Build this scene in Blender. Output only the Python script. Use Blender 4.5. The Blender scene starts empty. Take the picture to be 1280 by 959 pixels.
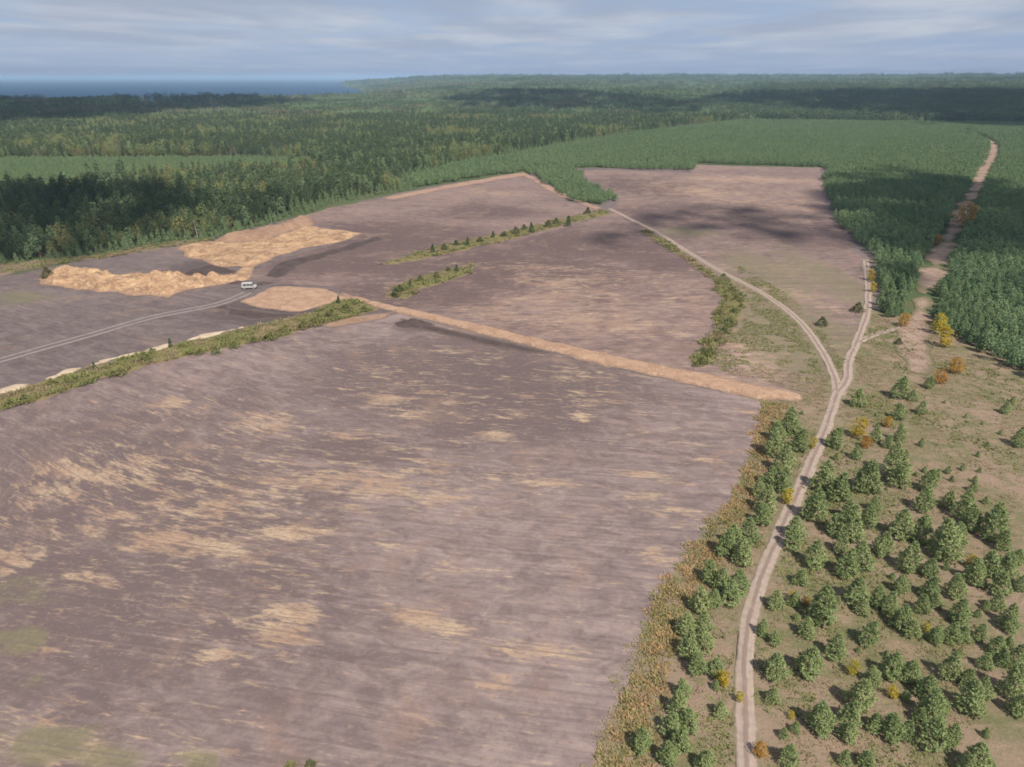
import bpy, math, random
import numpy as np

# ------------------------------------------------------------------ camera, sky, sun, exposure
SC = bpy.context.scene
COL = SC.collection
H = 80.0                                   # camera height above the plain, metres
FPX = 853.0                                # focal length in photograph pixels (1280 wide)
PITCH = math.atan(383.5 / FPX)
CP, SP = math.cos(PITCH), math.sin(PITCH)
SUN_EL, SUN_AZ = math.radians(52), math.radians(146)   # azimuth clockwise from +Y: right and behind the camera
SUN_DIR = (math.cos(SUN_EL) * math.sin(SUN_AZ), math.cos(SUN_EL) * math.cos(SUN_AZ), math.sin(SUN_EL))

cam = bpy.data.cameras.new('camera'); camo = bpy.data.objects.new('camera', cam); COL.objects.link(camo)
cam.sensor_fit = 'HORIZONTAL'; cam.sensor_width = 36; cam.lens = 36 * FPX / 1280
cam.clip_start = 0.5; cam.clip_end = 60000
camo.location = (0, 0, H); camo.rotation_euler = (math.pi / 2 - PITCH, 0, 0)
SC.camera = camo

SC.view_settings.view_transform = 'Standard'; SC.view_settings.look = 'None'
SC.view_settings.exposure = 0.98; SC.view_settings.gamma = 1.0
SC.render.engine = 'CYCLES'
SC.cycles.use_denoising = True
SC.cycles.max_bounces = 5; SC.cycles.diffuse_bounces = 3; SC.cycles.transparent_max_bounces = 12
SC.cycles.transmission_bounces = 3; SC.cycles.volume_bounces = 0
SC.cycles.caustics_reflective = False; SC.cycles.caustics_refractive = False
SC.cycles.filter_width = 1.7


class G:
    """small helper around a node tree"""
    def __init__(s, nt):
        s.t = nt; s.L = nt.links
    def put(s, sock, v):
        if hasattr(v, 'is_output'): s.L.new(v, sock)
        elif v is not None:
            if isinstance(v, (tuple, list)) and len(v) == 3 and sock.type == 'RGBA': v = (*v, 1)
            sock.default_value = v
    def n(s, typ, props=None, out=0, **ins):
        nd = s.t.nodes.new(typ)
        for k, v in (props or {}).items(): setattr(nd, k, v)
        for k, v in ins.items():
            k = k.replace('_', ' ')
            s.put(nd.inputs[int(k[1:])] if k[0] == 'i' and k[1:].isdigit() else nd.inputs[k], v)
        return nd.outputs[out]
    def m(s, op, a, b=None, c=None, clamp=False):
        nd = s.t.nodes.new('ShaderNodeMath'); nd.operation = op; nd.use_clamp = clamp
        for i, v in enumerate((a, b, c)):
            if v is not None: s.put(nd.inputs[i], v)
        return nd.outputs[0]
    def mix(s, f, a, b, blend='MIX'):
        nd = s.t.nodes.new('ShaderNodeMix'); nd.data_type = 'RGBA'; nd.blend_type = blend
        s.put(nd.inputs[0], f); s.put(nd.inputs[6], a); s.put(nd.inputs[7], b)
        return nd.outputs[2]
    def noise(s, vec, scale, detail=3, rough=0.55, dist=0.0):
        return s.n('ShaderNodeTexNoise', Vector=vec, Scale=scale, Detail=detail, Roughness=rough, Distortion=dist)
    def step(s, v, lo, hi, a=0.0, b=1.0):
        nd = s.t.nodes.new('ShaderNodeMapRange'); nd.interpolation_type = 'SMOOTHSTEP'
        s.put(nd.inputs[0], v); s.put(nd.inputs[1], lo); s.put(nd.inputs[2], hi); s.put(nd.inputs[3], a); s.put(nd.inputs[4], b)
        return nd.outputs[0]
    def attr(s, name, out=2):
        return s.n('ShaderNodeAttribute', {'attribute_name': name}, out=out)
    def xyz(s, x, y, z=0.0):
        return s.n('ShaderNodeCombineXYZ', X=x, Y=y, Z=z)
    def sep(s, v):
        nd = s.t.nodes.new('ShaderNodeSeparateXYZ'); s.L.new(v, nd.inputs[0]); return nd.outputs
    def pos(s):
        return s.n('ShaderNodeNewGeometry', out=0)


world = bpy.data.worlds.new('World'); SC.world = world; world.use_nodes = True
g = G(world.node_tree); world.node_tree.nodes.clear()
sky = g.n('ShaderNodeTexSky', {'sky_type': 'NISHITA', 'sun_disc': False, 'sun_elevation': SUN_EL, 'sun_rotation': SUN_AZ,
                               'altitude': 150, 'air_density': 1.0, 'dust_density': 1.2, 'ozone_density': 1.5})
d = g.sep(g.n('ShaderNodeTexCoord', out=0))
dz = g.m('MAXIMUM', d[2], 0.0)
inv = g.m('DIVIDE', 1.0, g.m('ADD', dz, 0.035))
cx = g.m('MULTIPLY', d[0], inv); cy = g.m('MULTIPLY', d[1], inv)
cv = g.xyz(cx, cy, 0.0)
c1 = g.noise(cv, 0.30, 5, 0.52, 0.3)
c2 = g.noise(g.xyz(cx, g.m('MULTIPLY', cy, 0.45), 3.7), 0.9, 4, 0.55, 0.3)
cx2 = g.m('MULTIPLY', cx, 0.8)
cover = g.step(g.m('ADD', g.m('MULTIPLY', c1, 0.72), g.m('MULTIPLY', c2, 0.28)), 0.34, 0.58)
body = g.noise(g.xyz(cx, g.m('MULTIPLY', cy, 0.6), 9.1), 0.55, 5, 0.55, 0.3)
cloudcol = g.mix(g.step(body, 0.34, 0.70), (2.25, 2.6, 3.3), (3.35, 3.6, 4.05))
lowfade = g.step(d[2], 0.0, 0.06, 0.2, 0.95)
base = g.mix(0.85, sky, (1.7, 2.3, 3.6))          # blue gap between the cloud banks, thinned by haze
skyc = g.mix(g.m('MULTIPLY', cover, lowfade), base, cloudcol)
bg = g.n('ShaderNodeBackground', Color=skyc, Strength=0.084)
g.L.new(bg, g.n('ShaderNodeOutputWorld', out=0) if False else world.node_tree.nodes.new('ShaderNodeOutputWorld').inputs[0])

sun = bpy.data.lights.new('sun', 'SUN'); suno = bpy.data.objects.new('sun', sun); COL.objects.link(suno)
sun.energy = 3.2; sun.angle = math.radians(1.6); sun.color = (1.0, 0.93, 0.83)
from mathutils import Vector
suno.rotation_euler = Vector(SUN_DIR).to_track_quat('Z', 'Y').to_euler()
suno.location = (0, -100, 300)

# ------------------------------------------------------------------ survey helpers
def ground(px, py, h=0.0):
    """the place on the plain that the photograph shows at pixel (px, py), in metres"""
    u = (px - 640) / FPX; v = (479.5 - py) / FPX
    dx, dy, dz_ = u, CP + v * SP, -SP + v * CP
    t = (H - h) / -dz_
    return (dx * t, dy * t)
def G_(lst): return np.array([ground(*p) for p in lst])
def mpp(py):
    """metres per photograph pixel, across the view, at row py"""
    v = (479.5 - py) / FPX
    return H / (SP - v * CP) / FPX

def _hash(ix, iy, seed):
    n = (ix * 374761393 + iy * 668265263 + seed * 974634777) & 0x7fffffff
    n = ((n ^ (n >> 13)) * 1274126177) & 0x7fffffff
    return ((n ^ (n >> 16)) & 0xffff) / 65535.0
def vnoise(x, y, s, seed=0, octv=3):
    x = np.asarray(x, float) / s; y = np.asarray(y, float) / s
    tot = 0; amp = 1; nrm = 0
    for o in range(octv):
        ix = np.floor(x).astype(np.int64); iy = np.floor(y).astype(np.int64)
        fx = x - ix; fy = y - iy; fx = fx * fx * (3 - 2 * fx); fy = fy * fy * (3 - 2 * fy)
        a = _hash(ix, iy, seed + o); b = _hash(ix + 1, iy, seed + o); c = _hash(ix, iy + 1, seed + o); e = _hash(ix + 1, iy + 1, seed + o)
        tot = tot + amp * (a + (b - a) * fx + (c - a) * fy + (a - b - c + e) * fx * fy)
        nrm += amp; amp *= 0.5; x = x * 2.03 + 5.1; y = y * 2.03 + 1.7
    return tot / nrm
def sst(v, lo, hi):
    t = np.clip((np.asarray(v, float) - lo) / (hi - lo), 0, 1); return t * t * (3 - 2 * t)

def terrain(x, y):
    x = np.asarray(x, float); y = np.asarray(y, float)
    r = np.hypot(x, y); az = np.degrees(np.arctan2(x, y))
    right = sst(az, -16, -4) * (1 - sst(az, 120, 160))
    far = sst(r, 1500, 3000)
    z = far * (vnoise(x, y, 900, 3) - 0.5) * 22
    z = z + right * 56 * sst(r, 1900, 6800)
    z = z - (1 - right) * (34 * sst(r, 2700, 4200))
    return z

def sd_poly(P, x, y):
    """signed distance to a closed polygon, positive inside"""
    x = np.asarray(x, float); y = np.asarray(y, float)
    best = np.full(x.shape, 1e18); ins = np.zeros(x.shape, bool)
    n = len(P)
    for i in range(n):
        ax, ay = P[i]; bx, by = P[(i + 1) % n]
        ex, ey = bx - ax, by - ay
        t = np.clip(((x - ax) * ex + (y - ay) * ey) / (ex * ex + ey * ey + 1e-12), 0, 1)
        best = np.minimum(best, (x - ax - t * ex) ** 2 + (y - ay - t * ey) ** 2)
        c = ((ay > y) != (by > y)) & (x < (bx - ax) * (y - ay) / (by - ay + 1e-12) + ax)
        ins ^= c
    return np.where(ins, 1, -1) * np.sqrt(best)
def d_line(P, x, y):
    x = np.asarray(x, float); y = np.asarray(y, float); best = np.full(x.shape, 1e18)
    for i in range(len(P) - 1):
        ax, ay = P[i]; ex, ey = P[i + 1][0] - ax, P[i + 1][1] - ay
        t = np.clip(((x - ax) * ex + (y - ay) * ey) / (ex * ex + ey * ey + 1e-12), 0, 1)
        best = np.minimum(best, (x - ax - t * ex) ** 2 + (y - ay - t * ey) ** 2)
    return np.sqrt(best)
def spline(P, step):
    """Catmull-Rom through P, resampled about every step metres"""
    P = np.asarray(P, float); Q = np.vstack([2 * P[0] - P[1], P, 2 * P[-1] - P[-2]]); out = []
    for i in range(1, len(Q) - 2):
        p0, p1, p2, p3 = Q[i - 1], Q[i], Q[i + 1], Q[i + 2]
        k = max(2, int(np.hypot(*(p2 - p1)) / step))
        for t in np.arange(k) / k:
            out.append(0.5 * (2 * p1 + (p2 - p0) * t + (2 * p0 - 5 * p1 + 4 * p2 - p3) * t * t + (3 * p1 - p0 - 3 * p2 + p3) * t ** 3))
    out.append(P[-1]); return np.array(out)

# ------------------------------------------------------------------ object helpers
def tag(o, label=None, cat=None, group=None, kind=None):
    if label: o['label'] = label
    if cat: o['category'] = cat
    if group: o['group'] = group
    if kind: o['kind'] = kind
    return o
def mesh_of(name, V, F, mats, attrs=None, smooth=False, midx=None):
    me = bpy.data.meshes.new(name)
    me.from_pydata([tuple(v) for v in V], [], [tuple(int(i) for i in f) for f in F])
    for m in (mats if isinstance(mats, (list, tuple)) else [mats]): me.materials.append(m)
    for k, a in (attrs or {}).items():
        at = me.attributes.new(k, 'FLOAT', 'POINT'); at.data.foreach_set('value', np.asarray(a, np.float32))
    if midx is not None: me.polygons.foreach_set('material_index', np.asarray(midx, np.int32))
    if smooth: me.polygons.foreach_set('use_smooth', np.ones(len(me.polygons), bool))
    me.update(); return me
def obj(name, me, parent=None, loc=None, rz=0.0):
    o = bpy.data.objects.new(name, me); COL.objects.link(o)
    if parent: o.parent = parent
    if loc is not None: o.location = loc
    o.rotation_euler = (0, 0, rz)
    return o

def sheet(name, sdf, box, cell, z, mat, attrs=None, relief=None, rough=(0, 1), label=None, kind='structure', smooth=True):
    """ground sheet: a grid cut along the wavering outline sdf = 0"""
    x0, y0, x1, y1 = box
    xs = np.arange(x0, x1 + cell, cell); ys = np.arange(y0, y1 + cell, cell)
    X, Y = np.meshgrid(xs, ys); X = X.ravel(); Y = Y.ravel(); nx, ny = len(xs), len(ys)
    S = sdf(X, Y)
    if rough[0]: S = S + rough[0] * 2 * (vnoise(X, Y, rough[1], 21, 4) - 0.5)
    S = np.where(np.abs(S) < 1e-4, 1e-4, S)
    i, j = np.meshgrid(np.arange(nx - 1), np.arange(ny - 1)); a = (j * nx + i).ravel()
    T = np.vstack([np.c_[a, a + 1, a + nx + 1], np.c_[a, a + nx + 1, a + nx]])
    cnt = (S[T] > 0).sum(1)
    full = T[cnt == 3]; cut = T[(cnt > 0) & (cnt < 3)]
    VX, VY, VS = list(X), list(Y), list(S); cache = {}; faces = [list(f) for f in full]
    def mid(p, q):
        k = (p, q) if p < q else (q, p)
        if k not in cache:
            t = S[k[0]] / (S[k[0]] - S[k[1]])
            VX.append(X[k[0]] + t * (X[k[1]] - X[k[0]])); VY.append(Y[k[0]] + t * (Y[k[1]] - Y[k[0]])); VS.append(0.0)
            cache[k] = len(VX) - 1
        return cache[k]
    for f in cut:
        poly = []
        for q in range(3):
            p, r = int(f[q]), int(f[(q + 1) % 3])
            if S[p] > 0: poly.append(p)
            if (S[p] > 0) != (S[r] > 0): poly.append(mid(p, r))
        faces.append(poly)
    VX = np.array(VX); VY = np.array(VY); VS = np.array(VS)
    used = np.zeros(len(VX), bool)
    for f in faces: used[f] = True
    new = np.cumsum(used) - 1
    VX, VY, VS = VX[used], VY[used], VS[used]
    faces = [[new[k] for k in f] for f in faces]
    Z = terrain(VX, VY) + z + (relief(VX, VY, VS) if relief else 0)
    at = {'edge': VS}
    for k, fn in (attrs or {}).items(): at[k] = fn(VX, VY, VS)
    o = obj(name, mesh_of(name, np.c_[VX, VY, Z], faces, mat, at, smooth))
    return tag(o, label, None, None, kind)

def poly_sheet(name, P, cell, z, mat, pad=3, **kw):
    lo = P.min(0) - pad; hi = P.max(0) + pad
    return sheet(name, lambda x, y: sd_poly(P, x, y), (lo[0], lo[1], hi[0], hi[1]), cell, z, mat, **kw)

def ribbon(name, pts, half, profile, z, mat, label, step=1.0, wob=0.5, seed=1, kind='structure'):
    """a track: cross-section profile [(offset -1..1, height)] swept along a spline"""
    C = spline(pts, step); T = np.gradient(C, axis=0); T /= np.linalg.norm(T, axis=1)[:, None]; Nn = np.c_[-T[:, 1], T[:, 0]]
    s = np.r_[0, np.cumsum(np.hypot(*np.diff(C, axis=0).T))]
    V = []; off = []; al = []
    for q, (u, hh) in enumerate(profile):
        edge = abs(u) > 0.99
        w = half * u * (1 + (wob * (vnoise(s, s * 0 + q * 7, 4.0, seed) - 0.5) * 2 if edge else 0)) + 0.35 * (vnoise(s, s * 0, 14.0, seed + 5) - 0.5)
        p = C + Nn * w[:, None]
        V.append(np.c_[p, z + hh + 0.03 * (vnoise(p[:, 0], p[:, 1], 2.5, seed) - 0.5) * (0 if edge else 1)]); off.append(np.full(len(C), u * half)); al.append(s)
    m = len(C); k = len(profile)
    F = [(q * m + i + m, q * m + i, q * m + i + 1, q * m + i + 1 + m)[::-1] for q in range(k - 1) for i in range(m - 1)]
    o = obj(name, mesh_of(name, np.vstack(V), F, mat, {'off': np.hstack(off), 'along': np.hstack(al)}, True))
    return tag(o, label, None, None, kind)

# ------------------------------------------------------------------ materials
def mat(name):
    m = bpy.data.materials.new(name); m.use_nodes = True; m.node_tree.nodes.clear(); return m, G(m.node_tree)
def finish(g, col, rough=0.95, bump=None, bstr=0.5, bdist=0.1, spec=0.15):
    nd = g.t.nodes.new('ShaderNodeBsdfPrincipled'); g.put(nd.inputs['Base Color'], col); g.put(nd.inputs['Roughness'], rough)
    nd.inputs['Specular IOR Level'].default_value = spec
    if bump is not None:
        g.put(nd.inputs['Normal'], g.n('ShaderNodeBump', Strength=bstr, Distance=bdist, Height=bump))
    o = g.t.nodes.new('ShaderNodeOutputMaterial'); g.L.new(nd.outputs[0], o.inputs[0])

def m_plain(name, col, rough=0.6, spec=0.3, metal=0.0):
    m, g = mat(name); p = g.pos(); n = g.noise(p, 3.0, 3)
    finish(g, g.mix(g.m('MULTIPLY', n, 0.25), col, tuple(c * 0.7 for c in col)), rough, spec=spec); return m

def m_foliage(name, cols, trans=0.25, k=1.0):
    cols = [tuple(v * k for v in c) for c in cols]
    """leaf colour: differs from plant to plant and gently over the stand"""
    m, g = mat(name)
    rnd = g.n('ShaderNodeObjectInfo', out=5)
    cr = g.t.nodes.new('ShaderNodeValToRGB'); e = cr.color_ramp.elements
    while len(e) < len(cols): e.new(0.5)
    for i, c in enumerate(cols): e[i].position = i / max(1, len(cols) - 1); e[i].color = (*c, 1)
    p = g.pos()
    f = g.m('ADD', g.m('MULTIPLY', rnd, 0.7), g.m('MULTIPLY', g.noise(p, 0.012, 3), 0.5), clamp=False)
    g.put(cr.inputs[0], g.m('SUBTRACT', f, 0.1))
    col = cr.outputs[0]
    n = g.noise(p, 1.3, 2)
    col = g.mix(g.m('MULTIPLY', n, 0.45), col, g.mix(0.5, col, (0.20, 0.19, 0.09)))
    dif = g.n('ShaderNodeBsdfDiffuse', Color=col, Roughness=0.0); tr = g.n('ShaderNodeBsdfTranslucent', Color=col)
    mx = g.n('ShaderNodeMixShader', Fac=trans, i1=dif, i2=tr)
    o = g.t.nodes.new('ShaderNodeOutputMaterial'); g.L.new(mx, o.inputs[0]); return m

def m_peat(name, dark, light, straw, straw_amt=0.5, pink=(0.235, 0.155, 0.12), green=(0.15, 0.135, 0.075)):
    m, g = mat(name); p = g.pos()
    fu, fv = g.attr('fu'), g.attr('fv')
    big = g.noise(p, 0.018, 4, 0.6, 0.6)
    lane = g.noise(g.xyz(g.m('MULTIPLY', fu, 0.012), g.m('MULTIPLY', fv, 0.16), 2.0), 1.0, 4, 0.65)
    fine = g.noise(g.xyz(g.m('MULTIPLY', fu, 0.06), g.m('MULTIPLY', fv, 1.1), 5.0), 1.0, 4, 0.65)
    mott = g.noise(g.xyz(g.m('MULTIPLY', fu, 0.15), g.m('MULTIPLY', fv, 0.27), 8.0), 1.0, 5, 0.65, 1.0)
    t = g.m('ADD', g.m('ADD', g.m('MULTIPLY', big, 0.4), g.m('MULTIPLY', lane, 0.25)), g.m('ADD', g.m('MULTIPLY', fine, 0.12), g.m('MULTIPLY', mott, 0.63)))
    damp_shade = g.attr('damp_shade')  # wet soil, plus cloud shade painted into the far fields
    t = g.m('SUBTRACT', t, g.m('MULTIPLY', damp_shade, 0.6))
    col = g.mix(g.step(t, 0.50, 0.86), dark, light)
    col = g.mix(g.m('MULTIPLY', damp_shade, 0.5, clamp=True), col, tuple(q * 0.72 for q in dark))
    rp = g.noise(p, 0.06, 4, 0.6, 1.0)
    col = g.mix(g.m('MULTIPLY', g.step(rp, 0.52, 0.72), 0.55), col, pink)
    # straw and bare sandy subsoil left in streaks along the passes of the plough
    st = g.attr('straw')
    s1 = g.noise(g.xyz(g.m('MULTIPLY', fu, 0.13), g.m('MULTIPLY', fv, 0.42), 1.0), 1.0, 5, 0.62, 0.8)
    s2 = g.noise(g.xyz(g.m('MULTIPLY', fu, 0.35), g.m('MULTIPLY', fv, 1.5), 7.0), 1.0, 4, 0.65, 0.4)
    s3 = g.noise(p, 0.03, 3, 0.5)
    amt = g.m('ADD', g.m('ADD', g.m('MULTIPLY', s1, 0.6), g.m('MULTIPLY', s2, 0.4)), g.m('ADD', g.m('MULTIPLY', st, 0.20), g.m('MULTIPLY', g.m('SUBTRACT', s3, 0.5), 0.25)))
    k = g.step(amt, 0.55, 0.70)
    straw = g.mix(g.step(g.noise(p, 0.09, 4, 0.6), 0.4, 0.62), straw, tuple(q * w for q, w in zip(straw, (0.82, 0.74, 0.74))))
    grain = g.noise(g.xyz(g.m('MULTIPLY', fu, 0.7), g.m('MULTIPLY', fv, 2.2), 4.0), 1.0, 4, 0.7)
    k = g.m('MULTIPLY', k, g.step(grain, 0.30, 0.60, 0.35, 1.0))
    col = g.mix(g.m('MULTIPLY', k, straw_amt), col, straw)
    thin = g.step(g.m('ADD', g.m('MULTIPLY', s2, 0.65), g.m('MULTIPLY', mott, 0.45)), 0.60, 0.72)
    col = g.mix(g.m('MULTIPLY', thin, 0.35 * straw_amt), col, straw)
    gr = g.step(g.m('ADD', g.m('MULTIPLY', g.noise(p, 0.22, 4, 0.6), 0.7), g.m('MULTIPLY', g.attr('grass'), 0.55)), 0.54, 0.74)
    col = g.mix(g.m('MULTIPLY', gr, 0.75), col, green)
    rows = g.noise(g.xyz(g.m('MULTIPLY', fu, 0.012), g.m('MULTIPLY', fv, 1.3), 6.0), 1.0, 4, 0.62)
    col = g.mix(g.step(rows, 0.53, 0.36, 0.0, 0.42), col, dark)
    col = g.mix(g.step(rows, 0.55, 0.72, 0.0, 0.30), col, light)
    crumb = g.noise(p, 1.1, 5, 0.75)
    col = g.mix(g.m('MULTIPLY', g.step(crumb, 0.52, 0.72), 0.40), col, g.mix(0.4, light, straw))
    col = g.mix(g.m('MULTIPLY', g.step(crumb, 0.49, 0.30), 0.5), col, dark)
    hgt = g.m('ADD', g.m('MULTIPLY', fine, 0.8), g.m('MULTIPLY', crumb, 0.6))
    finish(g, col, 0.97, hgt, 0.6, 0.2); return m

def m_soil(name, a, b, c, scale=0.25, bscale=0.9, bdist=0.2, edgecol=None, edge_w=1.5):
    m, g = mat(name); p = g.pos()
    n1 = g.noise(p, scale, 5, 0.62, 0.6); n2 = g.noise(p, scale * 5, 4, 0.65)
    col = g.mix(g.step(n1, 0.32, 0.68), a, b)
    col = g.mix(g.m('MULTIPLY', g.step(n2, 0.45, 0.75), 0.6), col, c)
    if edgecol:
        e = g.m('ADD', g.attr('edge'), g.m('MULTIPLY', g.m('SUBTRACT', n2, 0.5), edge_w * 2.5))
        col = g.mix(g.step(e, edge_w, 0.0), col, edgecol)
    n3 = g.noise(p, bscale, 5, 0.65)
    finish(g, col, 0.97, n3, 0.7, bdist); return m

def m_track(name, rut, mid, verge, rut_at=0.78, rut_w=0.42):
    m, g = mat(name); p = g.pos(); off = g.attr('off')
    n = g.noise(p, 0.8, 5, 0.65); n2 = g.noise(p, 0.15, 3, 0.6)
    a = g.m('ABSOLUTE', g.m('ADD', off, g.m('MULTIPLY', g.m('SUBTRACT', n2, 0.5), 0.9)))
    dr = g.m('ABSOLUTE', g.m('SUBTRACT', a, rut_at))
    k = g.step(g.m('ADD', dr, g.m('MULTIPLY', g.m('SUBTRACT', n, 0.5), 0.5)), rut_w * 0.75, rut_w * 1.35, 1.0, 0.0)
    base = g.mix(g.step(g.m('ADD', a, g.m('MULTIPLY', g.m('SUBTRACT', n, 0.5), 0.9)), rut_at + 0.25, rut_at + 0.75), mid, verge)
    base = g.mix(g.m('MULTIPLY', g.step(n2, 0.5, 0.7), 0.5), base, rut)
    col = g.mix(k, base, g.mix(g.step(n, 0.35, 0.7), rut, tuple(c * 0.8 for c in rut)))
    finish(g, col, 0.97, n, 0.5, 0.08); return m

STRAW = (0.40, 0.295, 0.195)
M_PEAT1 = m_peat('peat_soil', (0.120, 0.088, 0.085), (0.250, 0.190, 0.176), STRAW, 0.95)
M_PEAT2 = m_peat('peat_soil_pale', (0.108, 0.074, 0.070), (0.238, 0.168, 0.146), (0.37, 0.265, 0.185), 0.95)
M_PEAT3 = m_peat('peat_soil_dark', (0.085, 0.066, 0.065), (0.165, 0.130, 0.122), (0.25, 0.20, 0.15), 0.4)
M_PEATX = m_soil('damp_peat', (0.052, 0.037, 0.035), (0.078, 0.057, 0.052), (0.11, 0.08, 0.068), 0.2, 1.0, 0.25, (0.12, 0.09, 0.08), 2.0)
M_SAND = m_soil('orange_sand', (0.25, 0.15, 0.098), (0.34, 0.22, 0.148), (0.42, 0.31, 0.225), 0.25, 0.8, 0.25, (0.20, 0.135, 0.10), 1.4)
M_SANDPIT = m_soil('pit_sand', (0.20, 0.115, 0.068), (0.40, 0.255, 0.145), (0.52, 0.40, 0.28), 0.14, 0.5, 0.5, (0.24, 0.15, 0.10), 2.5)
M_SANDPALE = m_soil('pale_sand', (0.34, 0.26, 0.185), (0.42, 0.335, 0.25), (0.48, 0.40, 0.31), 0.2, 0.7, 0.3, (0.22, 0.17, 0.10), 0.6)
M_RIM = m_soil('rim_sand', (0.27, 0.165, 0.115), (0.32, 0.21, 0.15), (0.24, 0.16, 0.13), 0.1, 0.6, 0.3, (0.17, 0.12, 0.105), 3.0)
M_SPOIL = m_soil('spoil_earth', (0.20, 0.125, 0.085), (0.29, 0.185, 0.125), (0.15, 0.10, 0.075), 0.15, 0.6, 0.5, (0.15, 0.11, 0.095), 1.5)
M_MARGIN = m_soil('margin_earth', (0.13, 0.10, 0.06), (0.18, 0.125, 0.09), (0.14, 0.135, 0.075), 0.15, 0.9, 0.3, (0.14, 0.105, 0.09), 2.0)
M_TRACK = m_track('track_earth', (0.32, 0.25, 0.205), (0.205, 0.15, 0.125), (0.165, 0.14, 0.085))
M_TRACK2 = m_track('peat_track_earth', (0.225, 0.19, 0.175), (0.12, 0.094, 0.09), (0.12, 0.094, 0.09), 1.7, 0.6)
M_RIDE = m_soil('ride_earth', (0.215, 0.14, 0.11), (0.30, 0.215, 0.17), (0.15, 0.125, 0.075), 0.25, 0.8, 0.2, (0.11, 0.10, 0.05), 3.0)
M_DITCHGRASS = m_soil('rough_grass', (0.125, 0.112, 0.045), (0.175, 0.14, 0.065), (0.11, 0.112, 0.042), 0.35, 1.2, 0.3, (0.19, 0.135, 0.09), 1.0)
M_GROUND, g = mat('forest_floor')
p = g.pos(); a = g.noise(p, 0.004, 5, 0.6, 0.5); b = g.noise(p, 0.05, 4, 0.6)
col = g.mix(g.step(a, 0.35, 0.65), (0.05, 0.072, 0.032), (0.085, 0.105, 0.048))
col = g.mix(g.m('MULTIPLY', g.step(b, 0.45, 0.7), 0.6), col, (0.11, 0.095, 0.055))
finish(g, col, 1.0, b, 0.5, 1.0, 0.05)
M_HEATH, g = mat('heath_ground')
p = g.pos(); sx = g.sep(p); pv = g.xyz(g.m('MULTIPLY', sx[0], 0.55), sx[1])
a = g.noise(p, 0.045, 5, 0.62, 0.7); b = g.noise(pv, 0.35, 5, 0.65, 0.5); c = g.noise(p, 1.7, 4, 0.7)
col = g.mix(g.step(a, 0.38, 0.62), (0.135, 0.122, 0.064), (0.215, 0.155, 0.112))
col = g.mix(g.m('MULTIPLY', g.step(b, 0.46, 0.68), 0.7), col, (0.24, 0.165, 0.118))
col = g.mix(g.m('MULTIPLY', g.step(b, 0.50, 0.34), 0.8), col, (0.11, 0.115, 0.05))
col = g.mix(g.m('MULTIPLY', g.step(c, 0.5, 0.78), 0.5), col, (0.29, 0.225, 0.155))
col = g.mix(g.m('MULTIPLY', g.step(c, 0.46, 0.25), 0.5), col, (0.105, 0.09, 0.05))
finish(g, col, 0.98, g.m('ADD', b, g.m('MULTIPLY', c, 0.6)), 0.9, 0.3)
M_WATER, g = mat('lake_water')
p = g.pos(); n = g.noise(p, 0.08, 4, 0.6)
finish(g, (0.016, 0.046, 0.09), 0.7, n, 0.4, 1.0, 0.08)
M_BARK = m_plain('pine_bark', (0.20, 0.125, 0.08), 0.95, 0.1)
M_BIRCHBARK = m_plain('birch_bark', (0.60, 0.57, 0.52), 0.8, 0.2)
PINE = [(0.128, 0.16, 0.070), (0.150, 0.188, 0.080), (0.172, 0.206, 0.092), (0.198, 0.218, 0.098)]
M_PINE = m_foliage('pine_needles', PINE, k=1.8)
M_PINEP = m_foliage('plantation_needles', [(0.095, 0.15, 0.075), (0.12, 0.178, 0.09), (0.145, 0.20, 0.10), (0.165, 0.205, 0.10)], k=1.55)
M_DARK = m_foliage('spruce_needles', [(0.045, 0.075, 0.042), (0.06, 0.095, 0.05), (0.08, 0.115, 0.057), (0.10, 0.13, 0.06)], k=1.25)
M_MIX = m_foliage('mixed_leaves', [(0.085, 0.115, 0.05), (0.12, 0.145, 0.06), (0.165, 0.165, 0.065), (0.22, 0.20, 0.08)], k=1.55)
M_GREYTREE = m_foliage('thin_grey_twigs', [(0.17, 0.15, 0.105), (0.21, 0.18, 0.125), (0.24, 0.195, 0.14)])
M_YELLOW = m_foliage('birch_leaves_yellow', [(0.50, 0.36, 0.03), (0.56, 0.44, 0.05), (0.46, 0.42, 0.07)], 0.4)
M_ORANGE = m_foliage('birch_leaves_orange', [(0.46, 0.23, 0.04), (0.50, 0.29, 0.06), (0.42, 0.29, 0.07)], 0.4)
M_OLIVE = m_foliage('willow_leaves', [(0.125, 0.14, 0.055), (0.16, 0.165, 0.065), (0.20, 0.19, 0.08)], k=1.3)
M_OLIVE2 = m_foliage('scrub_leaves', [(0.07, 0.085, 0.04), (0.10, 0.105, 0.05), (0.14, 0.125, 0.06)], k=1.3)
M_BRACKEN = m_foliage('bracken_fronds', [(0.36, 0.205, 0.115), (0.33, 0.215, 0.115), (0.27, 0.205, 0.10), (0.21, 0.195, 0.085), (0.38, 0.25, 0.155)], 0.4, 1.5)
M_TUFT = m_foliage('grass_tuft_blades', [(0.16, 0.155, 0.07), (0.22, 0.18, 0.10), (0.28, 0.21, 0.14), (0.14, 0.15, 0.065)], 0.35, 1.35)

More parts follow.
